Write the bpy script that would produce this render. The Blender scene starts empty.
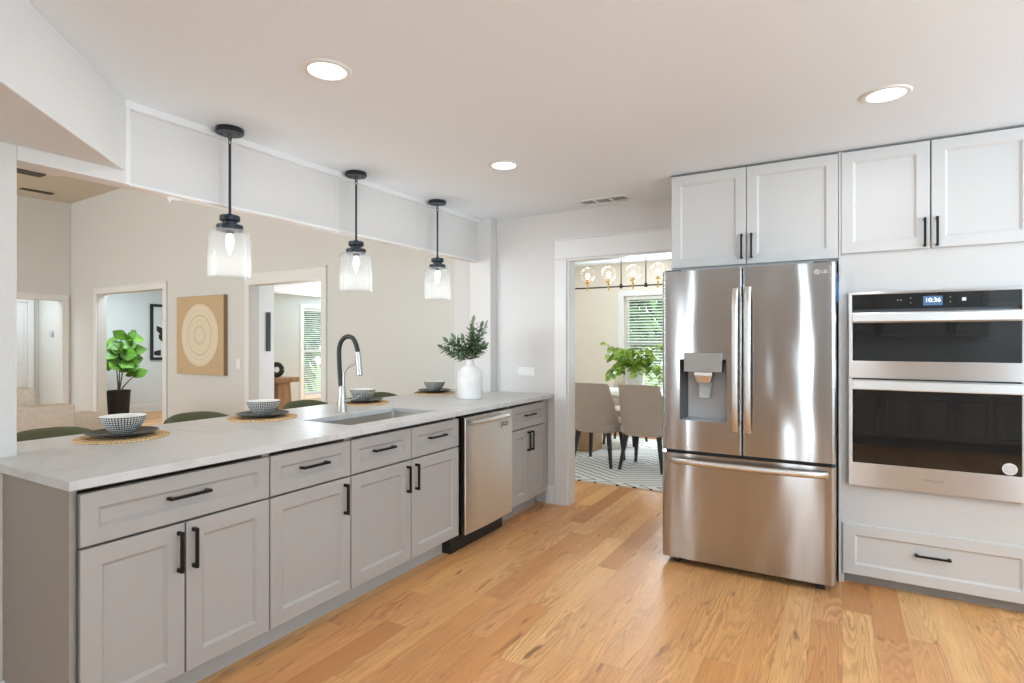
import bpy, bmesh, math, random
from mathutils import Vector, Matrix
random.seed(7)
SC = bpy.context.scene
COL = SC.collection
PI = math.pi

# ------------------------------------------------------------------ camera, world, exposure
cam_d = bpy.data.cameras.new('camera')
cam_d.sensor_width = 36.0
cam_d.lens = 567.5 / 1024 * 36.0
cam_d.clip_start = 0.05
cam = bpy.data.objects.new('camera', cam_d)
COL.objects.link(cam)
cam.location = (0, 0, 1.36)
cam.rotation_euler = (math.radians(90), 0, math.radians(30.18))
SC.camera = cam

SC.view_settings.view_transform = 'Standard'
SC.view_settings.look = 'None'
SC.view_settings.gamma = 1.0
SC.view_settings.use_curve_mapping = False
SC.view_settings.exposure = -0.06
SC.cycles.use_denoising = True
SC.cycles.max_bounces = 10
SC.cycles.diffuse_bounces = 5
SC.cycles.glossy_bounces = 5
SC.cycles.transmission_bounces = 8
SC.cycles.transparent_max_bounces = 12
SC.cycles.caustics_reflective = False
SC.cycles.caustics_refractive = False
SC.cycles.sample_clamp_indirect = 6.0

W = bpy.data.worlds.new('sky')
SC.world = W
W.use_nodes = True
W.node_tree.nodes['Background'].inputs['Color'].default_value = (0.86, 0.94, 1.0, 1)
W.node_tree.nodes['Background'].inputs['Strength'].default_value = 2.6

LIGHT_COL = (0.90, 0.95, 1.0)
FILL_COL = (0.66, 0.84, 1.0)  # bluish tint of the added kitchen fill lights
DAY_COL = (0.76, 0.89, 1.0)


def area_light(name, loc, rot, sx, sy, power, col=DAY_COL, parent=None, disk=False, spread=None):
    d = bpy.data.lights.new(name, 'AREA')
    d.shape = 'DISK' if disk else 'RECTANGLE'
    d.size = sx
    if not disk:
        d.size_y = sy
    d.energy = power
    d.color = col
    if spread:
        d.spread = spread
    o = bpy.data.objects.new(name, d)
    COL.objects.link(o)
    o.location = loc
    o.rotation_euler = rot
    if parent:
        o.parent = parent
    return o


def point_light(name, loc, power, radius=0.03, col=LIGHT_COL, parent=None):
    d = bpy.data.lights.new(name, 'POINT')
    d.energy = power
    d.shadow_soft_size = radius
    d.color = col
    o = bpy.data.objects.new(name, d)
    COL.objects.link(o)
    o.location = loc
    if parent:
        o.parent = parent
    return o


# daylight at the dining and hall windows; the other lights are added fill
area_light('streak_light_left', (-2.61, -3.22, 1.15), (math.radians(90), 0, 0), 0.10, 1.9, 13)  # added strip light, throws a streak onto the left fridge door
area_light('streak_light_rear', (-0.41, -3.22, 1.15), (math.radians(90), 0, 0), 0.055, 1.9, 9)  # added strip light for a streak on the right fridge door
area_light('streak_light_rear', (-0.19, -3.22, 1.15), (math.radians(90), 0, 0), 0.055, 1.9, 9)  # second added strip, for the neighbouring streak
area_light('ceiling_fill_side', (3.15, 0.6, 1.55), (math.radians(152), 0, math.radians(90)), 2.1, 1.1, 105, FILL_COL)  # added fill at an unseen window, tilted up to brighten the ceiling
area_light('ceiling_fill_side', (3.15, 2.75, 1.55), (math.radians(152), 0, math.radians(90)), 1.2, 1.1, 62, FILL_COL)  # second added ceiling fill, also tilted up
area_light('fill_kitchen_return', (2.58, -1.95, 1.72), (math.radians(112), 0, 0), 1.0, 0.9, 48, FILL_COL)  # added fill from behind the camera, for surfaces facing that way
area_light('fill_living_rear', (-6.2, -4.4, 1.7), (math.radians(90), 0, 0), 5.0, 2.4, 330)  # added fill for the living room, its window is unseen
area_light('daylight_dining', (-1.9, 7.9, 1.38), (math.radians(-90), 0, 0), 1.5, 1.3, 95)
area_light('daylight_hall', (-9.12, 8.1, 1.2), (math.radians(90), 0, math.radians(-90)), 0.9, 1.6, 110)
area_light('fill_hall_side', (-4.36, 6.3, 1.3), (math.radians(90), 0, math.radians(90)), 1.4, 1.6, 34)  # added fill on a blank wall, brightens the jamb and table
area_light('fill_den', (-9.9, 4.9, 2.5), (0, 0, 0), 1.6, 0.7, 45)  # added fill panel under the den ceiling, no window here
area_light('fill_corridor', (-11.3, 3.2, 2.4), (0, 0, 0), 0.8, 1.2, 22)  # added fill panel under the corridor ceiling


# ------------------------------------------------------------------ materials
def M(name, col, rough=0.5, metal=0.0, spec=0.5, bump=None, var=None, coat=0.0):
    """bump=(scale, strength); var=(scale, amount) tonal mottling of the base colour"""
    m = bpy.data.materials.new(name)
    m.use_nodes = True
    nt = m.node_tree
    b = nt.nodes['Principled BSDF']
    b.inputs['Base Color'].default_value = (*col, 1)
    b.inputs['Roughness'].default_value = rough
    b.inputs['Metallic'].default_value = metal
    b.inputs['Specular IOR Level'].default_value = spec
    b.inputs['Coat Weight'].default_value = coat
    if bump or var:
        tc = nt.nodes.new('ShaderNodeTexCoord')
    if bump:
        n = nt.nodes.new('ShaderNodeTexNoise')
        n.inputs['Scale'].default_value = bump[0]
        n.inputs['Detail'].default_value = 3
        nt.links.new(tc.outputs['Object'], n.inputs['Vector'])
        bp = nt.nodes.new('ShaderNodeBump')
        bp.inputs['Strength'].default_value = bump[1]
        bp.inputs['Distance'].default_value = 0.004
        nt.links.new(n.outputs['Fac'], bp.inputs['Height'])
        nt.links.new(bp.outputs['Normal'], b.inputs['Normal'])
    if var:
        n2 = nt.nodes.new('ShaderNodeTexNoise')
        n2.inputs['Scale'].default_value = var[0]
        n2.inputs['Detail'].default_value = 4
        nt.links.new(tc.outputs['Object'], n2.inputs['Vector'])
        r = nt.nodes.new('ShaderNodeValToRGB')
        a = var[1]
        r.color_ramp.elements[0].position = 0.3
        r.color_ramp.elements[1].position = 0.7
        r.color_ramp.elements[0].color = (*[c * (1 - a) for c in col], 1)
        r.color_ramp.elements[1].color = (*[min(1, c * (1 + a)) for c in col], 1)
        nt.links.new(n2.outputs['Fac'], r.inputs['Fac'])
        nt.links.new(r.outputs['Color'], b.inputs['Base Color'])
    return m


def emit(name, col, strength):
    m = bpy.data.materials.new(name)
    m.use_nodes = True
    b = m.node_tree.nodes['Principled BSDF']
    b.inputs['Base Color'].default_value = (*col, 1)
    b.inputs['Emission Color'].default_value = (*col, 1)
    b.inputs['Emission Strength'].default_value = strength
    return m


def glass_clear(name, tint=(1, 1, 1), haze=0.05, refl=0.5):
    """thin clear glass: mostly transparent, reflecting at its rims, with a trace of haze"""
    m = bpy.data.materials.new(name)
    m.use_nodes = True
    nt = m.node_tree
    nt.nodes.clear()
    out = nt.nodes.new('ShaderNodeOutputMaterial')
    tr = nt.nodes.new('ShaderNodeBsdfTransparent')
    tr.inputs['Color'].default_value = (*tint, 1)
    gl = nt.nodes.new('ShaderNodeBsdfGlossy')
    gl.inputs['Roughness'].default_value = 0.04
    df = nt.nodes.new('ShaderNodeBsdfTranslucent')
    df.inputs['Color'].default_value = (0.95, 0.97, 1, 1)
    lw = nt.nodes.new('ShaderNodeLayerWeight')
    lw.inputs['Blend'].default_value = 0.5
    mul = nt.nodes.new('ShaderNodeMath')
    mul.operation = 'MULTIPLY'
    mul.inputs[1].default_value = refl
    pw = nt.nodes.new('ShaderNodeMath')
    pw.operation = 'POWER'
    pw.inputs[1].default_value = 3.0
    nt.links.new(lw.outputs['Facing'], pw.inputs[0])
    nt.links.new(pw.outputs[0], mul.inputs[0])
    m1 = nt.nodes.new('ShaderNodeMixShader')
    nt.links.new(mul.outputs[0], m1.inputs[0])
    nt.links.new(tr.outputs[0], m1.inputs[1])
    nt.links.new(gl.outputs[0], m1.inputs[2])
    m2 = nt.nodes.new('ShaderNodeMixShader')
    m2.inputs[0].default_value = haze
    nt.links.new(m1.outputs[0], m2.inputs[1])
    nt.links.new(df.outputs[0], m2.inputs[2])
    nt.links.new(m2.outputs[0], out.inputs['Surface'])
    return m


class NT:
    """small helper to write node maths"""

    def __init__(self, m):
        self.nt = m.node_tree

    def new(self, t):
        return self.nt.nodes.new(t)

    def put(self, sock, v):
        if hasattr(v, 'is_output'):
            self.nt.links.new(v, sock)
        else:
            sock.default_value = v

    def math(self, op, a, b=0.0, c=None):
        n = self.new('ShaderNodeMath')
        n.operation = op
        self.put(n.inputs[0], a)
        self.put(n.inputs[1], b)
        if c is not None:
            self.put(n.inputs[2], c)
        return n.outputs[0]

    def xyz(self, x, y, z):
        n = self.new('ShaderNodeCombineXYZ')
        self.put(n.inputs[0], x)
        self.put(n.inputs[1], y)
        self.put(n.inputs[2], z)
        return n.outputs[0]

    def noise(self, vec, scale, detail=2, dist=0.0, rough=0.5):
        n = self.new('ShaderNodeTexNoise')
        self.put(n.inputs['Vector'], vec)
        n.inputs['Scale'].default_value = scale
        n.inputs['Detail'].default_value = detail
        n.inputs['Distortion'].default_value = dist
        n.inputs['Roughness'].default_value = rough
        return n.outputs['Fac']

    def white(self, vec):
        n = self.new('ShaderNodeTexWhiteNoise')
        n.noise_dimensions = '3D'
        self.put(n.inputs['Vector'], vec)
        return n.outputs['Value'], n.outputs['Color']

    def ramp(self, fac, stops):
        n = self.new('ShaderNodeValToRGB')
        self.put(n.inputs[0], fac)
        els = n.color_ramp.elements
        while len(els) < len(stops):
            els.new(0.5)
        for e, (p, c) in zip(els, stops):
            e.position = p
            e.color = (*c, 1)
        return n.outputs[0]

    def mix(self, fac, a, b, mode='MIX'):
        n = self.new('ShaderNodeMix')
        n.data_type = 'RGBA'
        n.blend_type = mode
        self.put(n.inputs[0], fac)
        self.put(n.inputs[6], a)
        self.put(n.inputs[7], b)
        return n.outputs[2]


def oak_floor():
    m = bpy.data.materials.new('oak_planks')
    m.use_nodes = True
    t = NT(m)
    b = t.nt.nodes['Principled BSDF']
    tc = t.new('ShaderNodeTexCoord')
    sp = t.new('ShaderNodeSeparateXYZ')
    t.nt.links.new(tc.outputs['Object'], sp.inputs[0])
    X, Y = sp.outputs[0], sp.outputs[1]
    w, L = 0.128, 1.15
    xs = t.math('DIVIDE', X, w)
    ix = t.math('FLOOR', xs)
    fx = t.math('SUBTRACT', xs, ix)
    r1, _ = t.white(t.xyz(ix, 3.1, 0.0))
    ys = t.math('ADD', t.math('DIVIDE', Y, L), t.math('MULTIPLY', r1, 7.0))
    iy = t.math('FLOOR', ys)
    fy = t.math('SUBTRACT', ys, iy)
    tone, tcol = t.white(t.xyz(ix, iy, 1.7))
    tone2, _ = t.white(t.xyz(iy, ix, 9.2))
    # per-plank shifted coordinates so that the grain breaks at every board
    ox = t.math('MULTIPLY', tone, 37.0)
    oy = t.math('MULTIPLY', tone2, 53.0)
    px = t.math('ADD', X, ox)
    py = t.math('ADD', Y, oy)
    # cathedral grain: a stretched field cut into contour rings
    field = t.noise(t.xyz(t.math('MULTIPLY', px, 7.0), t.math('MULTIPLY', py, 0.48), 0.0), 1.0, 1.5, 0.2)
    wob = t.noise(t.xyz(t.math('MULTIPLY', px, 30.0), t.math('MULTIPLY', py, 9.0), 2.0), 1.0, 2)
    fld = t.math('ADD', t.math('MULTIPLY', field, 30.0), t.math('MULTIPLY', wob, 1.1))
    ring = t.math('FRACT', fld)
    ringd = t.math('MULTIPLY', t.math('POWER', t.math('PINGPONG', t.math('MULTIPLY', ring, 1.25), 1.0), 2.2), t.ramp(t.noise(t.xyz(t.math('MULTIPLY', px, 3.0), t.math('MULTIPLY', py, 0.8), 5.0), 1.0, 1), [(0.36, (0.12, 0.12, 0.12)), (0.62, (1, 1, 1))]))
    # fine straight pores
    pores = t.noise(t.xyz(t.math('MULTIPLY', px, 260.0), t.math('MULTIPLY', py, 5.0), 0.0), 1.0, 3)
    porem = t.ramp(pores, [(0.46, (0, 0, 0)), (0.66, (1, 1, 1))])
    broad = t.noise(t.xyz(t.math('MULTIPLY', px, 9.0), t.math('MULTIPLY', py, 0.7), 4.0), 1.0, 3)
    base = t.ramp(tone, [(0.0, (0.600, 0.248, 0.082)), (0.15, (0.760, 0.358, 0.129)), (0.4, (0.900, 0.477, 0.185)),
                         (0.62, (0.940, 0.554, 0.237)), (0.8, (0.800, 0.368, 0.155)), (1.0, (0.910, 0.506, 0.176))])
    c = t.mix(t.math('MULTIPLY', t.ramp(broad, [(0.35, (0, 0, 0)), (0.75, (1, 1, 1))]), 0.45), base, (0.52, 0.235, 0.10, 1))
    c = t.mix(t.math('MULTIPLY', ringd, 0.6), c, (0.40, 0.165, 0.06, 1))
    c = t.mix(t.math('MULTIPLY', porem, 0.32), c, (0.36, 0.15, 0.06, 1))
    # dark mineral streaks and knots
    kn = t.noise(t.xyz(t.math('MULTIPLY', px, 17.0), t.math('MULTIPLY', py, 3.0), 7.0), 1.0, 2, 0.6)
    km = t.ramp(kn, [(0.665, (0, 0, 0)), (0.74, (1, 1, 1))])
    c = t.mix(t.math('MULTIPLY', km, 0.75), c, (0.20, 0.075, 0.03, 1))
    # joints
    ex = t.math('MINIMUM', fx, t.math('SUBTRACT', 1.0, fx))
    ey = t.math('MINIMUM', fy, t.math('SUBTRACT', 1.0, fy))
    jx = t.math('LESS_THAN', ex, 0.010)
    jy = t.math('LESS_THAN', ey, 0.0013)
    j = t.math('MAXIMUM', jx, jy)
    c = t.mix(t.math('MULTIPLY', j, 0.34), c, (0.22, 0.10, 0.045, 1))
    t.nt.links.new(c, b.inputs['Base Color'])
    b.inputs['Roughness'].default_value = 0.33
    b.inputs["Specular IOR Level"].default_value = 0.28
    bp = t.new('ShaderNodeBump')
    bp.inputs['Strength'].default_value = 0.12
    bp.inputs['Distance'].default_value = 0.002
    t.nt.links.new(t.math('SUBTRACT', t.math('MULTIPLY', pores, -0.4), j), bp.inputs['Height'])
    t.nt.links.new(bp.outputs[0], b.inputs['Normal'])
    return m


def quartz():
    m = bpy.data.materials.new('white_quartz')
    m.use_nodes = True
    t = NT(m)
    b = t.nt.nodes['Principled BSDF']
    tc = t.new('ShaderNodeTexCoord')
    o = tc.outputs['Object']
    mp = t.new('ShaderNodeMapping')
    mp.inputs['Rotation'].default_value = (0, 0, 0.6)
    mp.inputs['Scale'].default_value = (0.7, 2.0, 1)
    t.nt.links.new(o, mp.inputs[0])
    n = t.noise(mp.outputs[0], 1.1, 5, 1.2)
    d = t.math('ABSOLUTE', t.math('SUBTRACT', n, 0.5))
    v = t.ramp(d, [(0.0, (0.555, 0.545, 0.53)), (0.02, (0.60, 0.592, 0.58)), (0.06, (0.62, 0.613, 0.603))])
    t.nt.links.new(v, b.inputs['Base Color'])
    b.inputs['Roughness'].default_value = 0.36
    b.inputs['Specular IOR Level'].default_value = 0.35
    return m


def steel(name, col=(0.60, 0.575, 0.545), rough=0.27, aniso=0.75, wavy=0.25):
    m = bpy.data.materials.new(name)
    m.use_nodes = True
    t = NT(m)
    b = t.nt.nodes['Principled BSDF']
    b.inputs['Base Color'].default_value = (*col, 1)
    b.inputs['Metallic'].default_value = 1.0
    b.inputs['Roughness'].default_value = rough
    b.inputs['Anisotropic'].default_value = aniso
    tg = t.new('ShaderNodeTangent')
    tg.direction_type = 'RADIAL'
    tg.axis = 'Z'
    b.inputs['Anisotropic Rotation'].default_value = 0.25
    t.nt.links.new(tg.outputs[0], b.inputs['Tangent'])
    tc = t.new('ShaderNodeTexCoord')
    mp = t.new('ShaderNodeMapping')
    mp.inputs['Scale'].default_value = (5.0, 5.0, 1.3)
    t.nt.links.new(tc.outputs['Object'], mp.inputs[0])
    n = t.noise(mp.outputs[0], 1.0, 1)
    bp = t.new('ShaderNodeBump')
    bp.inputs['Strength'].default_value = wavy
    bp.inputs['Distance'].default_value = 0.01
    t.nt.links.new(n, bp.inputs['Height'])
    t.nt.links.new(bp.outputs[0], b.inputs['Normal'])
    return m


def radial_mat(name, cols, freq, rough=0.8, twist=0.0, bump=0.6):
    """rings round the object's own Z axis (woven coil)"""
    m = bpy.data.materials.new(name)
    m.use_nodes = True
    t = NT(m)
    b = t.nt.nodes['Principled BSDF']
    tc = t.new('ShaderNodeTexCoord')
    sp = t.new('ShaderNodeSeparateXYZ')
    t.nt.links.new(tc.outputs['Object'], sp.inputs[0])
    x, y = sp.outputs[0], sp.outputs[1]
    r = t.math('SQRT', t.math('ADD', t.math('MULTIPLY', x, x), t.math('MULTIPLY', y, y)))
    a = t.math('ARCTAN2', y, x)
    rr = t.math('SINE', t.math('MULTIPLY', r, freq))
    aa = t.math('SINE', t.math('ADD', t.math('MULTIPLY', a, 64.0), t.math('MULTIPLY', r, freq * 0.5)))
    h = t.math('ADD', t.math('MULTIPLY', rr, 0.5), t.math('MULTIPLY', aa, 0.5))
    nz = t.noise(tc.outputs['Object'], 90.0, 2)
    f = t.math('ADD', t.math('MULTIPLY', h, 0.35), nz)
    t.nt.links.new(t.ramp(f, [(0.2, cols[0]), (0.5, cols[1]), (0.8, cols[2])]), b.inputs['Base Color'])
    b.inputs['Roughness'].default_value = rough
    bp = t.new('ShaderNodeBump')
    bp.inputs['Strength'].default_value = bump
    bp.inputs['Distance'].default_value = 0.004
    t.nt.links.new(h, bp.inputs['Height'])
    t.nt.links.new(bp.outputs[0], b.inputs['Normal'])
    return m


def bowl_mat():
    m = bpy.data.materials.new('hatched_ceramic')
    m.use_nodes = True
    t = NT(m)
    b = t.nt.nodes['Principled BSDF']
    tc = t.new('ShaderNodeTexCoord')
    sp = t.new('ShaderNodeSeparateXYZ')
    t.nt.links.new(tc.outputs['Object'], sp.inputs[0])
    x, y, z = sp.outputs
    a = t.math('ARCTAN2', y, x)
    nz = t.math('MULTIPLY', t.noise(tc.outputs['Object'], 60.0, 2), 1.5)
    va = t.math('SINE', t.math('ADD', t.math('MULTIPLY', a, 46.0), nz))
    vz = t.math('SINE', t.math('ADD', t.math('MULTIPLY', z, 640.0), nz))
    l1 = t.math('GREATER_THAN', va, 0.45)
    l2 = t.math('GREATER_THAN', vz, 0.35)
    l = t.math('MAXIMUM', l1, l2)
    t.nt.links.new(t.mix(l, (0.80, 0.78, 0.73, 1), (0.06, 0.06, 0.06, 1)), b.inputs['Base Color'])
    b.inputs['Roughness'].default_value = 0.45
    return m


def rug_mat():
    m = bpy.data.materials.new('lined_rug')
    m.use_nodes = True
    t = NT(m)
    b = t.nt.nodes['Principled BSDF']
    tc = t.new('ShaderNodeTexCoord')
    sp = t.new('ShaderNodeSeparateXYZ')
    t.nt.links.new(tc.outputs['Object'], sp.inputs[0])
    x, y = sp.outputs[0], sp.outputs[1]
    pp = t.math('PINGPONG', t.math('ADD', x, 10.0), 0.62)
    q = t.math('PINGPONG', t.math('ADD', y, 10.0), 0.95)
    v = t.math('ADD', t.math('MULTIPLY', pp, 0.62), q)
    v = t.math('ADD', v, t.math('MULTIPLY', t.noise(tc.outputs['Object'], 9.0, 2), 0.02))
    f = t.math('FRACT', t.math('DIVIDE', v, 0.10))
    l = t.math('LESS_THAN', f, 0.17)
    t.nt.links.new(t.mix(l, (0.82, 0.80, 0.76, 1), (0.035, 0.035, 0.04, 1)), b.inputs['Base Color'])
    b.inputs['Roughness'].default_value = 0.95
    bp = t.new('ShaderNodeBump')
    bp.inputs['Strength'].default_value = 0.5
    bp.inputs['Distance'].default_value = 0.004
    t.nt.links.new(t.noise(tc.outputs['Object'], 220.0, 2), bp.inputs['Height'])
    t.nt.links.new(bp.outputs[0], b.inputs['Normal'])
    return m


def wood_simple(name, c0, c1):
    m = bpy.data.materials.new(name)
    m.use_nodes = True
    t = NT(m)
    b = t.nt.nodes['Principled BSDF']
    tc = t.new('ShaderNodeTexCoord')
    mp = t.new('ShaderNodeMapping')
    mp.inputs['Scale'].default_value = (22, 22, 1.6)
    t.nt.links.new(tc.outputs['Object'], mp.inputs[0])
    n = t.noise(mp.outputs[0], 1.0, 4, 0.4)
    t.nt.links.new(t.ramp(n, [(0.3, c0), (0.7, c1)]), b.inputs['Base Color'])
    b.inputs['Roughness'].default_value = 0.5
    return m


def medallion_mat():
    """tan canvas with a pale ring-patterned disc (object space: X across, Z up)"""
    m = bpy.data.materials.new('medallion_canvas')
    m.use_nodes = True
    t = NT(m)
    b = t.nt.nodes['Principled BSDF']
    tc = t.new('ShaderNodeTexCoord')
    sp = t.new('ShaderNodeSeparateXYZ')
    t.nt.links.new(tc.outputs['Object'], sp.inputs[0])
    x, z = sp.outputs[0], sp.outputs[2]
    r = t.math('SQRT', t.math('ADD', t.math('MULTIPLY', x, x), t.math('MULTIPLY', z, z)))
    a = t.math('ARCTAN2', z, x)
    nz = t.noise(tc.outputs['Object'], 28.0, 4)
    ring = t.math('GREATER_THAN', t.math('SINE', t.math('MULTIPLY', r, 105.0)), 0.55)
    spoke = t.math('GREATER_THAN', t.math('SINE', t.math('MULTIPLY', a, 40.0)), 0.3)
    band = t.math('MULTIPLY', t.math('GREATER_THAN', r, 0.10), spoke)
    line = t.math('MULTIPLY', t.math('MAXIMUM', ring, t.math('MULTIPLY', band, 0.5)), nz)
    disc = t.math('LESS_THAN', r, 0.395)
    big = t.math('MAXIMUM', t.math('LESS_THAN', t.math('ABSOLUTE', t.math('SUBTRACT', r, 0.25)), 0.008),
                 t.math('LESS_THAN', t.math('ABSOLUTE', t.math('SUBTRACT', r, 0.11)), 0.008))
    pale = t.mix(t.math('MULTIPLY', line, 0.55), (0.71, 0.62, 0.46, 1), (0.55, 0.42, 0.26, 1))
    pale = t.mix(t.math('MULTIPLY', big, 0.8), pale, (0.55, 0.42, 0.27, 1))
    tan = t.mix(nz, (0.52, 0.37, 0.20, 1), (0.56, 0.40, 0.23, 1))
    t.nt.links.new(t.mix(disc, tan, pale), b.inputs['Base Color'])
    b.inputs['Roughness'].default_value = 0.85
    return m


MT = {
    'floor': oak_floor(),
    'wall_white': M('white_wall_paint', (0.72, 0.70, 0.682), 0.6, bump=(140, 0.12)),
    'wall_tex': M('textured_wall_paint', (0.69, 0.675, 0.65), 0.65, bump=(110, 0.55)),
    'wall_beige': M('beige_wall_paint', (0.655, 0.642, 0.59), 0.65, bump=(120, 0.1)),
    'wall_dining': M('cream_wall_paint', (0.78, 0.72, 0.63), 0.65),
    'wall_cool': M('pale_cool_wall_paint', (0.78, 0.80, 0.79), 0.65),
    'wall_sage': M('pale_sage_wall_paint', (0.56, 0.59, 0.55), 0.65),
    'ceiling': M('ceiling_paint', (0.85, 0.90, 0.95), 0.7, bump=(160, 0.15)),
    'ceiling_living': M('living_ceiling_paint', (0.62, 0.575, 0.485), 0.7),
    'trim': M('white_trim_paint', (0.82, 0.82, 0.81), 0.4),
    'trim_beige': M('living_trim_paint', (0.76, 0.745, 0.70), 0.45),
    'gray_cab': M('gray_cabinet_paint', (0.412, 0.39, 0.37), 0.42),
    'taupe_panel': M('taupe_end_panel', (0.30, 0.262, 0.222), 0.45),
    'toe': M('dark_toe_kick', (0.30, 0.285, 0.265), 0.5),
    'white_cab': M('white_cabinet_paint', (0.625, 0.613, 0.598), 0.4),
    'black_metal': M('black_metal', (0.014, 0.014, 0.015), 0.38, 0.6),
    'lamp_black': M('matte_black_lamp_metal', (0.026, 0.033, 0.042), 0.32, 0.5),  # slight blue in the black is a reflection put into the colour
    'quartz': quartz(),
    'steel': steel('brushed_steel', (0.475, 0.468, 0.46), 0.165, 1.0, 0.5),
    'steel_oven': steel('oven_steel', (0.64, 0.63, 0.62), 0.30, 0.97, 0.05),
    'steel_dw': steel('dishwasher_steel', (0.82, 0.82, 0.82), 0.30, 0.97, 0.2),
    'steel_handle': M('polished_steel', (0.72, 0.70, 0.67), 0.32, 1.0),
    'nickel': M('brushed_nickel', (0.50, 0.485, 0.46), 0.38, 1.0),
    'panel_gray': M('dispenser_panel_gray', (0.34, 0.33, 0.31), 0.35, 0.6),
    'sink': M('sink_steel', (0.62, 0.60, 0.56), 0.45, 1.0),
    'fridge_side': M('fridge_side_gray', (0.16, 0.16, 0.165), 0.5),
    'black': M('black_plastic', (0.012, 0.012, 0.013), 0.45),
    'dark_gray': M('dark_gray_plastic', (0.09, 0.095, 0.10), 0.35),
    'mid_gray': M('gray_plastic', (0.44, 0.45, 0.46), 0.3),
    'oven_glass': M('black_oven_glass', (0.008, 0.008, 0.008), 0.03, spec=0.7),
    'sticker': M('sticker_white', (0.72, 0.70, 0.70), 0.5),
    'ink': M('printed_ink', (0.10, 0.10, 0.11), 0.5),
    'ink_gray': M('printed_gray', (0.30, 0.29, 0.28), 0.5),
    'ink_light': M('printed_pale', (0.75, 0.75, 0.76), 0.4),
    'display': emit('oven_display', (0.06, 0.13, 0.26), 0.35),
    'digits': emit('oven_digits', (0.85, 0.95, 1.0), 1.5),
    'lens': emit('lamp_lens', (1.0, 0.98, 0.95), 4.0),
    'bulb': emit('glowing_bulb', (1.0, 0.97, 0.92), 14.0),
    'bulb_warm': emit('warm_bulb', (1.0, 0.90, 0.74), 10.0),
    'shade_glass': glass_clear('pendant_glass', (0.975, 0.99, 1.0), 0.034, 0.7),
    'globe_glass': glass_clear('globe_glass', (1.0, 0.98, 0.95), 0.018, 0.55),
    'pane': glass_clear('window_glass', (0.97, 1, 0.98), 0.0, 0.12),
    'brass': M('brass', (0.72, 0.48, 0.17), 0.28, 1.0),
    'bronze': M('dark_bronze', (0.06, 0.045, 0.035), 0.4, 0.7),
    'seagrass': radial_mat('woven_seagrass', ((0.42, 0.22, 0.08), (0.66, 0.42, 0.20), (0.78, 0.58, 0.34)), 520.0),
    'plate': M('dark_glazed_stoneware', (0.022, 0.028, 0.025), 0.38, var=(40, 0.3)),
    'bowl': bowl_mat(),
    'bowl_in': M('bowl_glaze', (0.78, 0.76, 0.72), 0.35),
    'ceramic': M('white_ceramic', (0.80, 0.79, 0.77), 0.55, var=(14, 0.06), bump=(30, 0.1)),
    'leaf_olive': M('olive_leaf', (0.12, 0.185, 0.095), 0.45, var=(16, 0.5)),
    'leaf_sage': M('sage_leaf', (0.30, 0.36, 0.30), 0.55, var=(16, 0.2)),
    'leaf_fig': M('fig_leaf', (0.13, 0.30, 0.035), 0.4, var=(7, 0.5)),
    'leaf_lime': M('lime_leaf', (0.28, 0.44, 0.06), 0.4, var=(9, 0.6)),
    'leaf_tree': M('tree_leaf', (0.16, 0.30, 0.09), 0.6, var=(2, 0.5)),
    'stem': M('plant_stem', (0.12, 0.085, 0.045), 0.7),
    'bark': M('tree_bark', (0.12, 0.09, 0.06), 0.9, var=(8, 0.4)),
    'soil': M('potting_soil', (0.03, 0.02, 0.015), 0.95),
    'pot_black': M('black_planter', (0.010, 0.010, 0.010), 0.6, bump=(50, 0.5)),
    'olive_fabric': M('olive_fabric', (0.105, 0.112, 0.055), 0.85, bump=(300, 0.3)),
    'linen': M('taupe_linen', (0.50, 0.435, 0.36), 0.9, bump=(320, 0.4), var=(6, 0.05)),
    'boucle': M('beige_boucle', (0.68, 0.60, 0.50), 0.95, bump=(60, 0.8), var=(45, 0.08)),
    'dark_leg': M('black_stained_wood', (0.018, 0.018, 0.022), 0.45),
    'table_white': M('white_tabletop', (0.74, 0.70, 0.64), 0.35),
    'oak': wood_simple('light_oak', (0.36, 0.22, 0.11), (0.52, 0.33, 0.18)),
    'walnut': wood_simple('brown_wood', (0.26, 0.135, 0.055), (0.42, 0.24, 0.11)),
    'rug': rug_mat(),
    'medallion': medallion_mat(),
    'canvas_side': M('canvas_edge', (0.26, 0.19, 0.10), 0.8),
    'print_white': M('art_paper', (0.78, 0.78, 0.76), 0.7),
    'print_black': M('art_ink', (0.02, 0.02, 0.02), 0.7),
    'print_gray': M('art_gray', (0.36, 0.36, 0.37), 0.7),
    'blind': M('white_blind_slats', (0.82, 0.83, 0.82), 0.5),
    'tape': M('blue_painters_tape', (0.02, 0.22, 0.55), 0.6),
    'grille': M('vent_gray', (0.72, 0.71, 0.70), 0.5),
    'grille_dark': M('vent_dark', (0.07, 0.062, 0.05), 0.6),
    'plate_white': M('white_switch_plastic', (0.82, 0.81, 0.79), 0.35),
    'lawn': M('lawn_grass', (0.24, 0.40, 0.10), 0.9, var=(3, 0.3)),
}


# ------------------------------------------------------------------ mesh helpers
class Map:
    """(a, b, d) on a vertical face: a along it, b up, d out of it"""

    def __init__(self, facing, face):
        self.f, self.p = facing, face

    def __call__(self, a, b, d):
        if self.f == '+X':
            return (self.p + d, a, b)
        if self.f == '-X':
            return (self.p - d, a, b)
        if self.f == '-Y':
            return (a, self.p - d, b)
        return (a, self.p + d, b)


def root_loc(o):
    while o.parent:
        o = o.parent
    return Vector(o.location)


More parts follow.
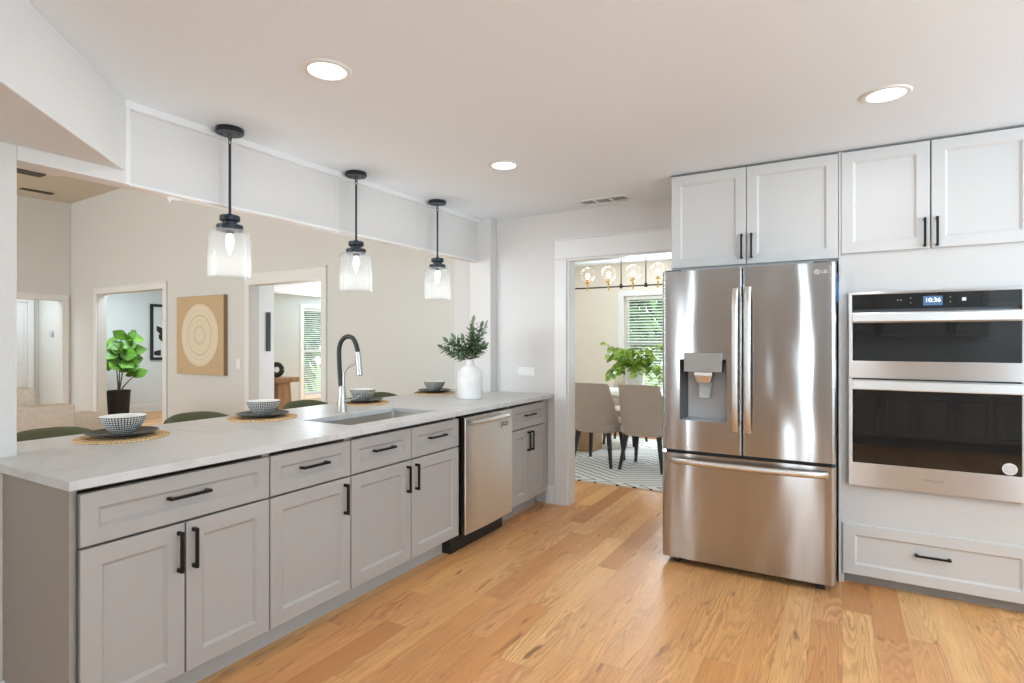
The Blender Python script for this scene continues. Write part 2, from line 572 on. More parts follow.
class MB:
    def __init__(self):
        self.bm = bmesh.new()

    def v(self, p):
        return self.bm.verts.new(p)

    def face(self, vs):
        try:
            return self.bm.faces.new(vs)
        except ValueError:
            return None

    def box(self, x0, x1, y0, y1, z0, z1):
        p = [self.v((x, y, z)) for x in (x0, x1) for y in (y0, y1) for z in (z0, z1)]
        for f in ((0, 1, 3, 2), (4, 6, 7, 5), (0, 4, 5, 1), (2, 3, 7, 6), (0, 2, 6, 4), (1, 5, 7, 3)):
            self.face([p[i] for i in f])
        return self

    def mbox(self, mp, a0, a1, b0, b1, d0, d1):
        p, q = mp(a0, b0, d0), mp(a1, b1, d1)
        lo = [min(i, j) for i, j in zip(p, q)]
        hi = [max(i, j) for i, j in zip(p, q)]
        return self.box(lo[0], hi[0], lo[1], hi[1], lo[2], hi[2])

    def loops(self, rings, closed=True, cap0=True, cap1=True):
        """skin a list of equal-length rings"""
        rr = [[self.v(p) for p in r] for r in rings]
        n = len(rr[0])
        for i in range(len(rr) - 1):
            for k in range(n if closed else n - 1):
                self.face([rr[i][k], rr[i][(k + 1) % n], rr[i + 1][(k + 1) % n], rr[i + 1][k]])
        if cap0:
            self.face(list(reversed(rr[0])))
        if cap1:
            self.face(rr[-1])
        return self

    def prism(self, poly, z0, z1):
        return self.loops([[(x, y, z0) for x, y in poly], [(x, y, z1) for x, y in poly]])

    def lathe(self, prof, c=(0, 0, 0), n=32, cap0=True, cap1=True):
        """prof: [(r, z)...] about +Z through c"""
        rings = [[(c[0] + r * math.cos(2 * PI * k / n), c[1] + r * math.sin(2 * PI * k / n), c[2] + z) for k in range(n)] for r, z in prof]
        return self.loops(rings, True, cap0, cap1)

    def tube(self, pts, r, n=10, r1=None):
        pts = [Vector(p) for p in pts]
        rings = []
        up = Vector((0, 0, 1))
        d0 = (pts[1] - pts[0]).normalized()
        if abs(d0.dot(up)) > 0.95:
            up = Vector((1, 0, 0))
        u = d0.cross(up).normalized()
        for i, p in enumerate(pts):
            d = (pts[min(i + 1, len(pts) - 1)] - pts[max(i - 1, 0)]).normalized()
            u = (u - d * u.dot(d)).normalized()
            w = d.cross(u)
            rad = r if r1 is None else r + (r1 - r) * i / (len(pts) - 1)
            rings.append([p + (u * math.cos(2 * PI * k / n) + w * math.sin(2 * PI * k / n)) * rad for k in range(n)])
        return self.loops(rings)

    def taper(self, p0, p1, s0, s1):
        """square tapered bar from p0 to p1"""
        p0, p1 = Vector(p0), Vector(p1)
        r0 = [(p0.x + a * s0, p0.y + b * s0, p0.z) for a, b in ((-1, -1), (1, -1), (1, 1), (-1, 1))]
        r1 = [(p1.x + a * s1, p1.y + b * s1, p1.z) for a, b in ((-1, -1), (1, -1), (1, 1), (-1, 1))]
        return self.loops([r0, r1])

    def sphere(self, c, r, n=24, m=12, sz=1.0):
        prof = [(max(1e-4, r * math.sin(PI * i / m)), -r * sz * math.cos(PI * i / m)) for i in range(m + 1)]
        return self.lathe(prof, c, n)

    def leaf(self, base, d, nrm, L, wd, fold=0.15, droop=0.2, broad=0.5):
        """a folded blade: 4 stations along its midrib"""
        base, d = Vector(base), Vector(d).normalized()
        s = d.cross(Vector(nrm))
        if s.length < 1e-4:
            s = d.cross(Vector((1, 0, 0.2)))
        s.normalize()
        n = s.cross(d)
        mids, ls, rs = [], [], []
        for t, wf in ((0.0, 0.06), (0.25, 0.75), (broad, 1.0), (0.8, 0.62), (1.0, 0.03)):
            p = base + d * (L * t) - Vector((0, 0, 1)) * (droop * L * t * t)
            mids.append(self.v(p))
            ls.append(self.v(p + s * wd * wf * 0.5 + n * fold * wd * wf))
            rs.append(self.v(p - s * wd * wf * 0.5 + n * fold * wd * wf))
        for i in range(4):
            self.face([mids[i], mids[i + 1], ls[i + 1], ls[i]])
            self.face([mids[i], rs[i], rs[i + 1], mids[i + 1]])
        return self

    def build(self, name, mat, parent=None, smooth=True, bevel=0.0, angle=35, normals=True, at=None):
        """at: where the object's own origin goes (top-level meshes)"""
        off = root_loc(parent) if parent else Vector(at or (0, 0, 0))
        if off.length > 0:
            bmesh.ops.translate(self.bm, verts=self.bm.verts, vec=-off)
        if normals:
            bmesh.ops.recalc_face_normals(self.bm, faces=self.bm.faces)
        me = bpy.data.meshes.new(name)
        self.bm.to_mesh(me)
        self.bm.free()
        me.materials.append(MT[mat] if isinstance(mat, str) else mat)
        if smooth:
            for p in me.polygons:
                p.use_smooth = True
            me.set_sharp_from_angle(angle=math.radians(angle))
        o = bpy.data.objects.new(name, me)
        COL.objects.link(o)
        if parent:
            o.parent = parent
        elif at:
            o.location = at
        if bevel:
            bv = o.modifiers.new('bevel', 'BEVEL')
            bv.width = bevel
            bv.segments = 2
            bv.limit_method = 'ANGLE'
            bv.angle_limit = math.radians(40)
        return o


def tag(o, label=None, cat=None, group=None, kind=None):
    if label:
        o['label'] = label
    if cat:
        o['category'] = cat
    if group:
        o['group'] = group
    if kind:
        o['kind'] = kind
    return o


def thing(name, label, cat, loc=(0, 0, 0), group=None):
    o = bpy.data.objects.new(name, None)
    o.empty_display_size = 0.1
    COL.objects.link(o)
    o.location = loc
    return tag(o, label, cat, group)


def struct(o):
    o['kind'] = 'structure'
    return o


def copy_tree(o, parent=None):
    c = o.copy()
    COL.objects.link(c)
    if parent:
        c.parent = parent
    for ch in list(o.children):
        copy_tree(ch, c)
    return c


def slab(xs, ys, holes, fn):
    """a slab over the grid xs x ys (fn(a, b, t) with t in 0, 1 gives the two skins), with rectangular holes"""
    mb = MB()
    xs, ys = sorted(set(round(x, 5) for x in xs)), sorted(set(round(y, 5) for y in ys))
    nx, ny = len(xs) - 1, len(ys) - 1

    def solid(i, j):
        if i < 0 or j < 0 or i >= nx or j >= ny:
            return False
        cx, cy = (xs[i] + xs[i + 1]) / 2, (ys[j] + ys[j + 1]) / 2
        return not any(h[0] < cx < h[1] and h[2] < cy < h[3] for h in holes)

    cache = {}

    def vert(i, j, t):
        k = (i, j, t)
        if k not in cache:
            cache[k] = mb.v(fn(xs[i], ys[j], t))
        return cache[k]

    for i in range(nx):
        for j in range(ny):
            if not solid(i, j):
                continue
            for t in (0, 1):
                mb.face([vert(i, j, t), vert(i + 1, j, t), vert(i + 1, j + 1, t), vert(i, j + 1, t)])
            for di, dj, e in ((-1, 0, ((0, 0), (0, 1))), (1, 0, ((1, 0), (1, 1))), (0, -1, ((0, 0), (1, 0))), (0, 1, ((0, 1), (1, 1)))):
                if not solid(i + di, j + dj):
                    (a, b), (c, d) = e
                    mb.face([vert(i + a, j + b, 0), vert(i + c, j + d, 0), vert(i + c, j + d, 1), vert(i + a, j + b, 1)])
    return mb


def wall_y(x0, x1, y0, y1, z0, z1, holes=()):
    """wall in the XZ plane between y0 and y1; holes (xa, xb, za, zb)"""
    xs, zs = [x0, x1], [z0, z1]
    for h in holes:
        xs += [h[0], h[1]]
        zs += [max(z0, h[2]), min(z1, h[3])]
    return slab(xs, zs, holes, lambda a, b, t: (a, y1 if t else y0, b))


def wall_x(y0, y1, x0, x1, z0, z1, holes=()):
    ys, zs = [y0, y1], [z0, z1]
    for h in holes:
        ys += [h[0], h[1]]
        zs += [max(z0, h[2]), min(z1, h[3])]
    return slab(ys, zs, holes, lambda a, b, t: (x1 if t else x0, a, b))


def text_mesh(name, s, size, mp, a, b, d, mat, parent, depth=0.0006, align='CENTER', flip=False):
    """lettering lying on the face mp, centred at (a, b), standing d off it"""
    cu = bpy.data.curves.new(name, 'FONT')
    cu.body = s
    cu.size = size
    cu.align_x = align
    cu.align_y = 'CENTER'
    cu.extrude = depth
    tmp = bpy.data.objects.new(name, cu)
    COL.objects.link(tmp)
    dg = bpy.context.evaluated_depsgraph_get()
    me = bpy.data.meshes.new_from_object(tmp.evaluated_get(dg))
    bpy.data.objects.remove(tmp)
    off = root_loc(parent)
    for v in me.vertices:
        v.co = Vector(mp(a + (-v.co.x if flip else v.co.x), b + v.co.y, d + v.co.z)) - off
    me.materials.clear()
    me.materials.append(MT[mat])
    o = bpy.data.objects.new(name, me)
    COL.objects.link(o)
    o.parent = parent
    return o


# ------------------------------------------------------------------ the setting
WX = -2.757           # kitchen face of the pass-through wall
YB = 4.295            # kitchen face of the back wall
CEIL = 2.44

struct(MB().box(-13.0, 3.4, -4.7, 9.2, -0.1, 0.0).build('floor', 'floor', smooth=False))
struct(MB().box(-2.877, 3.4, -3.4, YB + 0.01, CEIL, CEIL + 0.08).build('ceiling_kitchen', 'ceiling', smooth=False))

# back wall: kitchen part with the dining doorway, living part with two doorways
DOOR_D = (-1.97, -1.02, 0.0, 2.045)
struct(wall_y(-3.115, 3.4, YB, YB + 0.125, 0, 3.95, [DOOR_D]).build('wall_back', 'wall_white', smooth=False))
DO1 = (-9.80, -7.98, 0.0, 2.08)
DO2 = (-6.13, -4.885, 0.0, 2.035)
struct(wall_y(-11.92, -3.115, YB + 0.003, YB + 0.125, 0, 3.95, [DO1, DO2]).build('wall_living_back', 'wall_beige', smooth=False))
# stub of wall where the pass-through meets the back wall
struct(MB().box(-2.877, -2.655, 4.19, YB, 0.0, CEIL).build('wall_stub', 'wall_white', smooth=False, bevel=0.004))

# pass-through wall: column, knee wall, header with its frame
struct(MB().box(-2.877, WX, -3.4, 0.935, 0.0, CEIL).build('wall_passage', 'wall_tex', smooth=False, bevel=0.004))
struct(MB().box(-2.877, -2.64, -0.2, 4.19, 0.0, 0.888).build('wall_knee', 'wall_white', smooth=False))
hd = MB()
hd.box(-2.85, -2.79, 0.935, 4.19, 2.062, 3.95)
hd.box(-2.79, WX, 0.935, 1.318, 2.062, CEIL)            # plain part below the angled soffit
for yy in (1.79, 2.57, 3.36):
    hd.box(-2.7905, -2.7885, yy - 0.012, yy + 0.012, 2.075, 2.41)
struct(hd.build('wall_header', 'wall_white', smooth=False, bevel=0.002))
ht = MB()
ht.box(-2.79, WX, 1.318, 4.19, 2.405, CEIL)
ht.box(-2.79, WX, 1.318, 1.340, 2.062, 2.405)
ht.box(-2.79, -2.772, 1.340, 4.19, 2.062, 2.074)
struct(ht.build('trim_header', 'trim', smooth=False, bevel=0.003))
struct(MB().prism([(-2.85, 0.935), (-2.85, 1.145), (-3.06, 0.935)], 2.062, 2.6).build('wall_header_chase', 'wall_white', smooth=False, bevel=0.003))
# angled soffit running to the wall at 45 degrees
S = -1.44
sof = MB()
sof.prism([(WX, S - WX), (WX, -3.3), (-0.4, -3.3), (-0.4, S + 0.4)], 2.118, CEIL)
struct(sof.build('wall_soffit', 'wall_white', smooth=False, bevel=0.004))

# rest of the kitchen (behind and beside the camera)
struct(wall_y(-2.877, 3.4, -3.4, -3.27, 0, CEIL, [(-2.73, -2.49, 0.1, 2.2), (-0.5, -0.1, 0.1, 2.2)]).build('wall_kitchen_rear', 'wall_white', smooth=False))
struct(wall_x(-3.27, YB, 3.27, 3.4, 0, CEIL, [(-0.5, 1.7, 0.9, 2.25), (2.1, 3.4, 0.9, 2.25)]).build('wall_kitchen_right', 'wall_white', smooth=False))

struct(wall_y(0.02, 3.27, -2.1, -2.0, 0, CEIL, [(2.05, 3.1, 1.15, 2.25)]).build('wall_kitchen_return', 'wall_white', smooth=False))

# living room
struct(wall_x(-4.6, YB, -10.77, -10.65, 0, 3.95, [(2.7, 4.17, 0, 2.0)]).build('wall_living_left', 'wall_beige', smooth=False))
struct(wall_y(-10.77, -2.877, -4.7, -4.58, 0, 3.95, [(-8.7, -3.7, 0.5, 2.9)]).build('wall_living_rear', 'wall_beige', smooth=False))
cl = MB()
cl.loops([[(-10.77, -4.7, 3.30), (-2.80, -4.7, 3.52), (-2.80, 4.42, 3.78), (-10.77, 4.42, 3.56)],
          [(-10.77, -4.7, 3.40), (-2.80, -4.7, 3.62), (-2.80, 4.42, 3.88), (-10.77, 4.42, 3.66)]])
struct(cl.build('ceiling_living', 'ceiling_living', smooth=False))
# corridor behind the living room's left opening
struct(MB().box(-11.92, -11.80, 2.0, YB, 0, 2.5).build('wall_corridor', 'wall_beige', smooth=False))
struct(MB().box(-12.3, -10.77, 1.9, 2.0, 0, 2.5).build('wall_corridor_end', 'wall_cool', smooth=False))
struct(MB().box(-12.3, -10.77, 1.9, YB, 2.46, 2.52).build('ceiling_corridor', 'ceiling', smooth=False))
# den behind the first doorway
struct(MB().box(-11.72, -11.6, 4.42, 6.7, 0, 2.6).build('wall_den_left', 'wall_cool', smooth=False))
struct(MB().box(-11.72, -9.5, 6.6, 6.7, 0, 2.6).build('wall_den_back', 'wall_cool', smooth=False))
struct(MB().box(-9.6, -9.5, 5.7, 6.6, 0, 2.6).build('wall_den_niche', 'wall_cool', smooth=False))
struct(MB().box(-9.5, -7.85, 5.7, 5.78, 0, 2.6).build('wall_den_right', 'wall_cool', smooth=False))
struct(MB().box(-7.92, -7.85, 4.42, 5.7, 0, 2.6).build('wall_den_side', 'wall_cool', smooth=False))
struct(MB().box(-11.72, -7.85, 4.42, 6.7, 2.6, 2.66).build('ceiling_den', 'ceiling', smooth=False))
struct(MB().box(-11.6, -11.585, 4.42, 6.6, 0, 0.14).build('baseboard_den', 'trim', smooth=False))
# hall behind the second doorway
WH = (7.62, 8.62, 0.30, 2.02)
struct(wall_x(5.78, 9.1, -9.36, -9.2, 0, 2.6, [WH]).build('wall_hall_left', 'wall_sage', smooth=False))
struct(MB().box(-9.36, -4.2, 9.0, 9.1, 0, 2.6).build('wall_hall_back', 'wall_sage', smooth=False))
struct(MB().box(-4.3, -4.2, 4.42, 9.0, 0, 2.6).build('wall_hall_right', 'wall_sage', smooth=False))
struct(MB().box(-6.27, -6.14, 4.42, 4.64, 0, 2.26).build('wall_hall_stub', 'trim', smooth=False))
struct(MB().box(-9.2, -4.3, 4.42, 9.0, 2.262, 2.33).build('ceiling_hall', 'ceiling', smooth=False))
# dining room
YD = 8.0
WD = (-2.76, -1.05, 0.68, 2.02)
struct(wall_y(-4.2, 1.6, YD, YD + 0.13, 0, 2.6, [WD]).build('wall_dining_back', 'wall_dining', smooth=False))
struct(MB().box(-4.2, -4.1, YB + 0.125, YD, 0, 2.6).build('wall_dining_left', 'wall_dining', smooth=False))
struct(MB().box(1.5, 1.6, YB + 0.125, YD, 0, 2.6).build('wall_dining_right', 'wall_dining', smooth=False))
struct(MB().box(-4.2, 1.6, YB + 0.125, YD + 0.13, 2.5, 2.56).build('ceiling_dining', 'ceiling', smooth=False))


def casing(name, x0, x1, ztop, w, wt, yf, mat, proud=0.02):
    c = MB()
    c.box(x0 - w, x0, yf - proud, yf, 0, ztop)
    c.box(x1, x1 + w, yf - proud, yf, 0, ztop)
    c.box(x0 - w, x1 + w, yf - proud, yf, ztop, ztop + wt)
    c.box(x0 - w - 0.012, x1 + w + 0.012, yf - proud - 0.008, yf, ztop + wt, ztop + wt + 0.012)
    return struct(c.build(name, mat, smooth=False, bevel=0.003))


casing('trim_dining_door', -1.97, -1.02, 2.045, 0.108, 0.155, YB, 'trim')
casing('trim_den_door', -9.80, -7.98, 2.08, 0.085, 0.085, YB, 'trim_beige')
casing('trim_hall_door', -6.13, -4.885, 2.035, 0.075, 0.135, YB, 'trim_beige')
tc_ = MB()
tc_.box(-10.65, -10.63, 4.17, 4.26, 0, 2.0)
tc_.box(-10.65, -10.63, 2.60, 4.26, 2.0, 2.10)
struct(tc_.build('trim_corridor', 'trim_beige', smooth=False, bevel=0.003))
# jamb linings
j = MB()
j.box(-1.972, -1.955, YB - 0.001, YB + 0.127, 0, 2.046)
j.box(-1.035, -1.018, YB - 0.001, YB + 0.127, 0, 2.046)
j.box(-1.955, -1.035, YB - 0.001, YB + 0.127, 2.03, 2.046)
struct(j.build('trim_dining_jamb', 'trim', smooth=False))
# baseboards
bb = MB()
bb.box(-2.16, -2.082, YB - 0.018, YB, 0, 0.13)
bb.box(-2.16, -2.082, YB - 0.012, YB, 0.13, 0.15)
struct(bb.build('baseboard_back', 'trim', smooth=False, bevel=0.003))
struct(MB().box(-2.64, -2.622, -0.2, 0.862, 0, 0.13).build('baseboard_knee', 'trim', smooth=False, bevel=0.004))
bl = MB()
bl.box(-10.65, -9.90, YB - 0.013, YB, 0, 0.13)
bl.box(-7.89, -6.21, YB - 0.013, YB, 0, 0.13)
bl.box(-4.80, -3.115, YB - 0.013, YB, 0, 0.13)
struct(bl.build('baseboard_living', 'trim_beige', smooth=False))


# windows: frame mesh with a glass child
def window(name, mp, a0, a1, b0, b1, depth, fw=0.05, mid=True, casing_w=0.08):
    f = MB()
    for (p, q, r, s) in ((a0, a0 + fw, b0, b1), (a1 - fw, a1, b0, b1), (a0 + fw, a1 - fw, b0, b0 + fw), (a0 + fw, a1 - fw, b1 - fw, b1)):
        f.mbox(mp, p, q, r, s, -depth, -depth + 0.045)
    if mid:
        zm = (b0 + b1) / 2
        f.mbox(mp, a0 + fw, a1 - fw, zm - 0.02, zm + 0.02, -depth, -depth + 0.045)
    if casing_w:
        c = casing_w
        f.mbox(mp, a0 - c, a0, b0 - c, b1 + c, 0, 0.018)
        f.mbox(mp, a1, a1 + c, b0 - c, b1 + c, 0, 0.018)
        f.mbox(mp, a0, a1, b1, b1 + c, 0, 0.018)
        f.mbox(mp, a0, a1, b0 - c, b0, 0, 0.03)
    o = struct(f.build(name, 'trim', smooth=False, bevel=0.002))
    g = MB()
    g.mbox(mp, a0 + fw, a1 - fw, b0 + fw, b1 - fw, -depth + 0.018, -depth + 0.022)
    g.build('pane', 'pane', o, smooth=False)
    return o


def blind(name, mp, a0, a1, b0, b1, d, label, pitch=0.042, tilt=0.36):
    t = thing(name, label, 'blind', mp((a0 + a1) / 2, b1, d))
    MB().mbox(mp, a0, a1, b1 - 0.045, b1, d - 0.025, d + 0.025).build('headrail', 'blind', t, smooth=False, bevel=0.003)
    s = MB()
    z = b1 - 0.07
    while z > b0 + 0.04:
        h = 0.022
        dz, dd = h * math.sin(tilt), h * math.cos(tilt)
        ps = [mp(a0 + 0.004, z - dz, d + dd), mp(a1 - 0.004, z - dz, d + dd), mp(a1 - 0.004, z + dz, d - dd), mp(a0 + 0.004, z + dz, d - dd)]
        ps2 = [(p[0], p[1], p[2] + 0.0025) for p in ps]
        s.loops([ps, ps2])
        z -= pitch
    s.build('slats', 'blind', t, smooth=False)
    MB().mbox(mp, a0, a1, b0 + 0.005, b0 + 0.03, d - 0.02, d + 0.02).build('bottom_rail', 'blind', t, smooth=False, bevel=0.003)
    return t


mpD = Map('-Y', YD)
window('window_1', mpD, WD[0], WD[1], WD[2], WD[3], 0.11)
blind('window_blind', mpD, WD[0] + 0.02, WD[1] - 0.02, WD[2], WD[3] - 0.005, -0.045, 'white horizontal slat blind in the dining room window')
mpH = Map('+X', -9.2)
window('window_2', mpH, WH[0], WH[1], WH[2], WH[3], 0.13)
blind('window_blind', mpH, WH[0] + 0.02, WH[1] - 0.02, WH[2], WH[3] - 0.005, -0.05, 'white slat blind in the narrow hall window behind the faucet')
window('added_window_3', Map('+Y', -3.27), -2.73, -2.49, 0.1, 2.2, 0.1, fw=0.03, mid=False, casing_w=0)  # unseen, added as a bright strip for the fridge steel to reflect
window('added_window_8', Map('+Y', -2.0), 2.05, 3.1, 1.15, 2.25, 0.09, mid=False)  # unseen, added to let in fill light from behind the camera
w3 = window('added_window_6', Map('+Y', -3.27), -0.5, -0.1, 0.1, 2.2, 0.1, fw=0.03, mid=False, casing_w=0)  # unseen, added for the paired streaks in the fridge steel
MB().box(-0.345, -0.255, -3.37, -3.29, 0.13, 2.17).build('mullion', 'trim', w3, smooth=False)  # splits the added window's reflection into two streaks
window('added_window_4', Map('-X', 3.27), -0.5, 1.7, 0.9, 2.25, 0.1, mid=False)  # unseen, added to carry the ceiling fill
window('added_window_7', Map('-X', 3.27), 2.1, 3.4, 0.9, 2.25, 0.1, mid=False)  # unseen, added with the second ceiling fill
window('added_window_5', Map('+Y', -4.58), -8.7, -3.7, 0.5, 2.9, 0.1)  # unseen, added to light the living room

# outdoors, seen through the dining and hall blinds
tag(MB().box(-30, 12, 9.25, 40, -0.35, -0.3).build('lawn', 'lawn', smooth=False), kind='structure')


def foliage_ball(mb, c, r, n, L, wd, sq=1.0):
    for _ in range(n):
        z = random.uniform(-1, 1)
        a = random.uniform(0, 2 * PI)
        k = math.sqrt(1 - z * z)
        rr = r * random.uniform(0.55, 1.0)
        d = Vector((k * math.cos(a), k * math.sin(a), z))
        p = Vector(c) + Vector((d.x * rr, d.y * rr, d.z * rr * sq))
        mb.leaf(p, (d + Vector((random.uniform(-.6, .6), random.uniform(-.6, .6), random.uniform(-.9, .1)))), d, L * random.uniform(0.7, 1.2), wd)


def tree(loc, h, r, label):
    t = thing('garden_tree', label, 'tree', loc, 'trees outside the windows')
    MB().tube([loc, (loc[0] + 0.1, loc[1], loc[2] + h * 0.4), (loc[0], loc[1] + 0.1, loc[2] + h * 0.75)], 0.14, 8, 0.06).build('trunk', 'bark', t)
    f = MB()
    for k in range(5):
        foliage_ball(f, (loc[0] + random.uniform(-.5, .5) * r, loc[1] + random.uniform(-.4, .4) * r, loc[2] + h * (0.35 + 0.14 * k)), r * 0.75, 420, 0.32, 0.16)
    f.build('foliage', 'leaf_tree', t, smooth=False, normals=False)


tree((-4.6, 14.0, -0.3), 5.0, 2.0, 'green tree outside, behind the left of the dining window blind')
tree((-0.9, 15.5, -0.3), 4.6, 2.0, 'green tree outside, behind the dining window blind beside the fridge')
tree((-13.5, 10.2, -0.3), 4.2, 1.7, 'green tree outside, behind the narrow hall window blind')


# ------------------------------------------------------------------ cabinetry
def shaker(mp, a0, a1, b0, b1, th=0.02, fw=0.06, sl=0.011, dp=0.010):
    """five-piece door or drawer front: frame, sloped sticking, sunk panel"""
    mb = MB()
    e = 0.0025

    def ring(i, d):
        return [mp(a0 + i, b0 + i, d), mp(a1 - i, b0 + i, d), mp(a1 - i, b1 - i, d), mp(a0 + i, b1 - i, d)]
    mb.loops([ring(0, 0), ring(0, th - e), ring(e, th), ring(fw, th), ring(fw + 0.003, th - 0.003), ring(fw + sl, th - dp + 0.001), ring(fw + sl, th - dp)])
    return mb


def pull(mp, a, b, length, vertical, d0, parent, sec=0.0055, out=0.032):
    mb = MB()
    h = length / 2

    def bx(l0, l1, c0, c1, e0, e1):
        if vertical:
            mb.mbox(mp, a + c0, a + c1, b + l0, b + l1, e0, e1)
        else:
            mb.mbox(mp, a + l0, a + l1, b + c0, b + c1, e0, e1)
    bx(-h, h, -sec, sec, d0 + out - 2 * sec, d0 + out)
    bx(-h, -h + 0.014, -sec, sec, d0, d0 + out - 2 * sec)
    bx(h - 0.014, h, -sec, sec, d0, d0 + out - 2 * sec)
    return mb.build('handle', 'black_metal', parent, smooth=False, bevel=0.0012)


def carcass(mp, a0, a1, b0, b1, depth, t=0.018, back=True, f=-0.010):
    """open box of panels behind a face at mp (d = 0)"""
    mb = MB()
    mb.mbox(mp, a0, a0 + t, b0, b1, -depth, f)
    mb.mbox(mp, a1 - t, a1, b0, b1, -depth, f)
    mb.mbox(mp, a0 + t, a1 - t, b0, b0 + t, -depth, f)
    mb.mbox(mp, a0 + t, a1 - t, b0 + t, b1, -depth, -depth + 0.012)
    mb.mbox(mp, a0 + t, a1 - t, b1 - 0.065, b1 - 0.03, f - 0.03, f - 0.01)
    return mb


FX = -2.141           # carcass face; fronts are 0.02 thick, so they end at -2.121
mpC = Map('+X', FX)
GR = 'gray base cabinets under the counter'


def base_unit(y0, y1, label, drawers, doors, hinge_handles, filler=None):
    t = thing('base_cabinet', label, 'cabinet', (-2.4, (y0 + y1) / 2, 0), GR)
    carcass(mpC, y0, y1, 0.115, 0.888, 0.49).build('body', 'gray_cab', t, smooth=False)
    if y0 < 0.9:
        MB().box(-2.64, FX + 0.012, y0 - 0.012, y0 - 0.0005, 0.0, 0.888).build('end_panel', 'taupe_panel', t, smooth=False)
    MB().box(-2.3, -2.225, y0, min(y1, 2.93) if y0 < 2.9 else y1, 0.0, 0.115).build('toe_kick', 'gray_cab', t, smooth=False)
    g = 0.003
    for (p, q) in drawers:
        d = shaker(mpC, p + g, q - g, 0.6925, 0.866, fw=0.052).build('drawer', 'gray_cab', t)
        pull(mpC, (p + q) / 2, 0.788, 0.155, False, 0.018, d)
    for (p, q), hy in zip(doors, hinge_handles):
        d = shaker(mpC, p + g, q - g, 0.121, 0.684, fw=0.062).build('door', 'gray_cab', t)
        if hy is not None:
            pull(mpC, hy, 0.584, 0.15, True, 0.02, d)
    if filler:
        MB().box(FX - 0.03, FX - 0.004, filler[0], filler[1], 0.115, 0.888).build('filler', 'gray_cab', t, smooth=False)
    return t


base_unit(0.865, 1.583, 'wide gray base cabinet with two doors and taupe end panel at the open counter end', [(0.878, 1.583)], [(0.878, 1.221), (1.221, 1.583)], [1.193, 1.249])
base_unit(1.583, 2.048, 'narrow gray base cabinet with one drawer and one door', [(1.583, 2.048)], [(1.583, 2.048)], [2.004])
base_unit(2.048, 2.972, 'gray sink base cabinet with two drawer fronts beside the dishwasher', [(2.048, 2.507), (2.507, 2.972)], [(2.048, 2.507), (2.507, 2.972)], [2.470, 2.544])
base_unit(3.637, 4.20, 'gray base cabinet between the dishwasher and the doorway wall', [(3.637, 4.195)], [(3.637, 3.916), (3.916, 4.195)], [3.889, 3.943], (4.20, 4.292))

# the run of cabinets on the wall behind the camera, mirrored in the oven glass
mpB = Map('+Y', -1.42)
for k, (a0, a1) in enumerate(((0.06, 0.82), (0.82, 1.58), (1.58, 2.34), (2.34, 3.10))):
    w = ('at the open end', 'second from the open end', 'third from the open end', 'nearest the side window')[k]
    t = thing('base_cabinet', 'gray base cabinet on the wall facing the oven, ' + w, 'cabinet', ((a0 + a1) / 2, -1.7, 0), 'gray cabinets facing the oven')
    carcass(mpB, a0, a1, 0.115, 0.888, 0.56).build('body', 'gray_cab', t, smooth=False)
    MB().box(a0, a1, -1.55, -1.49, 0, 0.115).build('toe_kick', 'gray_cab', t, smooth=False)
    am = (a0 + a1) / 2
    d = shaker(mpB, a0 + .003, a1 - .003, 0.691, 0.868, fw=0.052).build('drawer', 'gray_cab', t)
    pull(mpB, am, 0.788, 0.155, False, 0.018, d)
    for p, q, hx in ((a0 + .003, am - .0015, am - .03), (am + .0015, a1 - .003, am + .03)):
        d = shaker(mpB, p, q, 0.121, 0.684, fw=0.062).build('door', 'gray_cab', t)
        pull(mpB, hx, 0.584, 0.15, True, 0.02, d)
    if k > 1:
        continue
    t = thing('wall_cabinet', 'gray wall cabinet facing the oven, ' + w, 'cabinet', (am, -1.8, 1.42), 'gray cabinets facing the oven')
    mpU = Map('+Y', -1.68)
    carcass(mpU, a0, a1, 1.42, 2.43, 0.31).build('body', 'gray_cab', t, smooth=False)
    for p, q, hx in ((a0 + .003, am - .0015, am - .03), (am + .0015, a1 - .003, am + .03)):
        d = shaker(mpU, p, q, 1.42, 2.42, fw=0.062).build('door', 'gray_cab', t)
        pull(mpU, hx, 1.53, 0.15, True, 0.02, d)
tag(MB().box(0.04, 3.12, -1.995, -1.39, 0.8885, 0.92).build('countertop', 'quartz', smooth=False, bevel=0.003), 'white quartz countertop on the cabinet run facing the oven', 'countertop')

# countertop with the sink cut-out
SK = (-2.60, -2.235, 2.15, 2.885)
ct = slab([-3.13, -2.755, SK[0], SK[1], -2.09], [0.838, 0.937, SK[2], SK[3], YB - 0.006],
          [SK, (-3.2, -2.755, 0.5, 0.937)], lambda a, b, t: (a, b, 0.92 if t else 0.8885))
# the far end runs round the wall stub
ct.bm.free()
ct = slab([-3.13, -2.88, -2.755, -2.652, SK[0], SK[1], -2.09], [0.838, 0.937, SK[2], SK[3], 4.187, YB - 0.006],
          [SK, (-3.2, -2.755, 0.5, 0.937), (-2.88, -2.652, 4.187, 5)], lambda a, b, t: (a, b, 0.92 if t else 0.8885))
tag(ct.build('countertop', 'quartz', smooth=False, bevel=0.003), 'long white quartz countertop with faint gray veins over the gray cabinets', 'countertop')

# sink
t = thing('kitchen_sink', 'stainless undermount sink set into the white counter', 'sink', (-2.42, 2.52, 0.70))
sx0, sx1, sy0, sy1 = SK[0] - 0.006, SK[1] + 0.006, SK[2] - 0.006, SK[3] + 0.006
bs = MB()


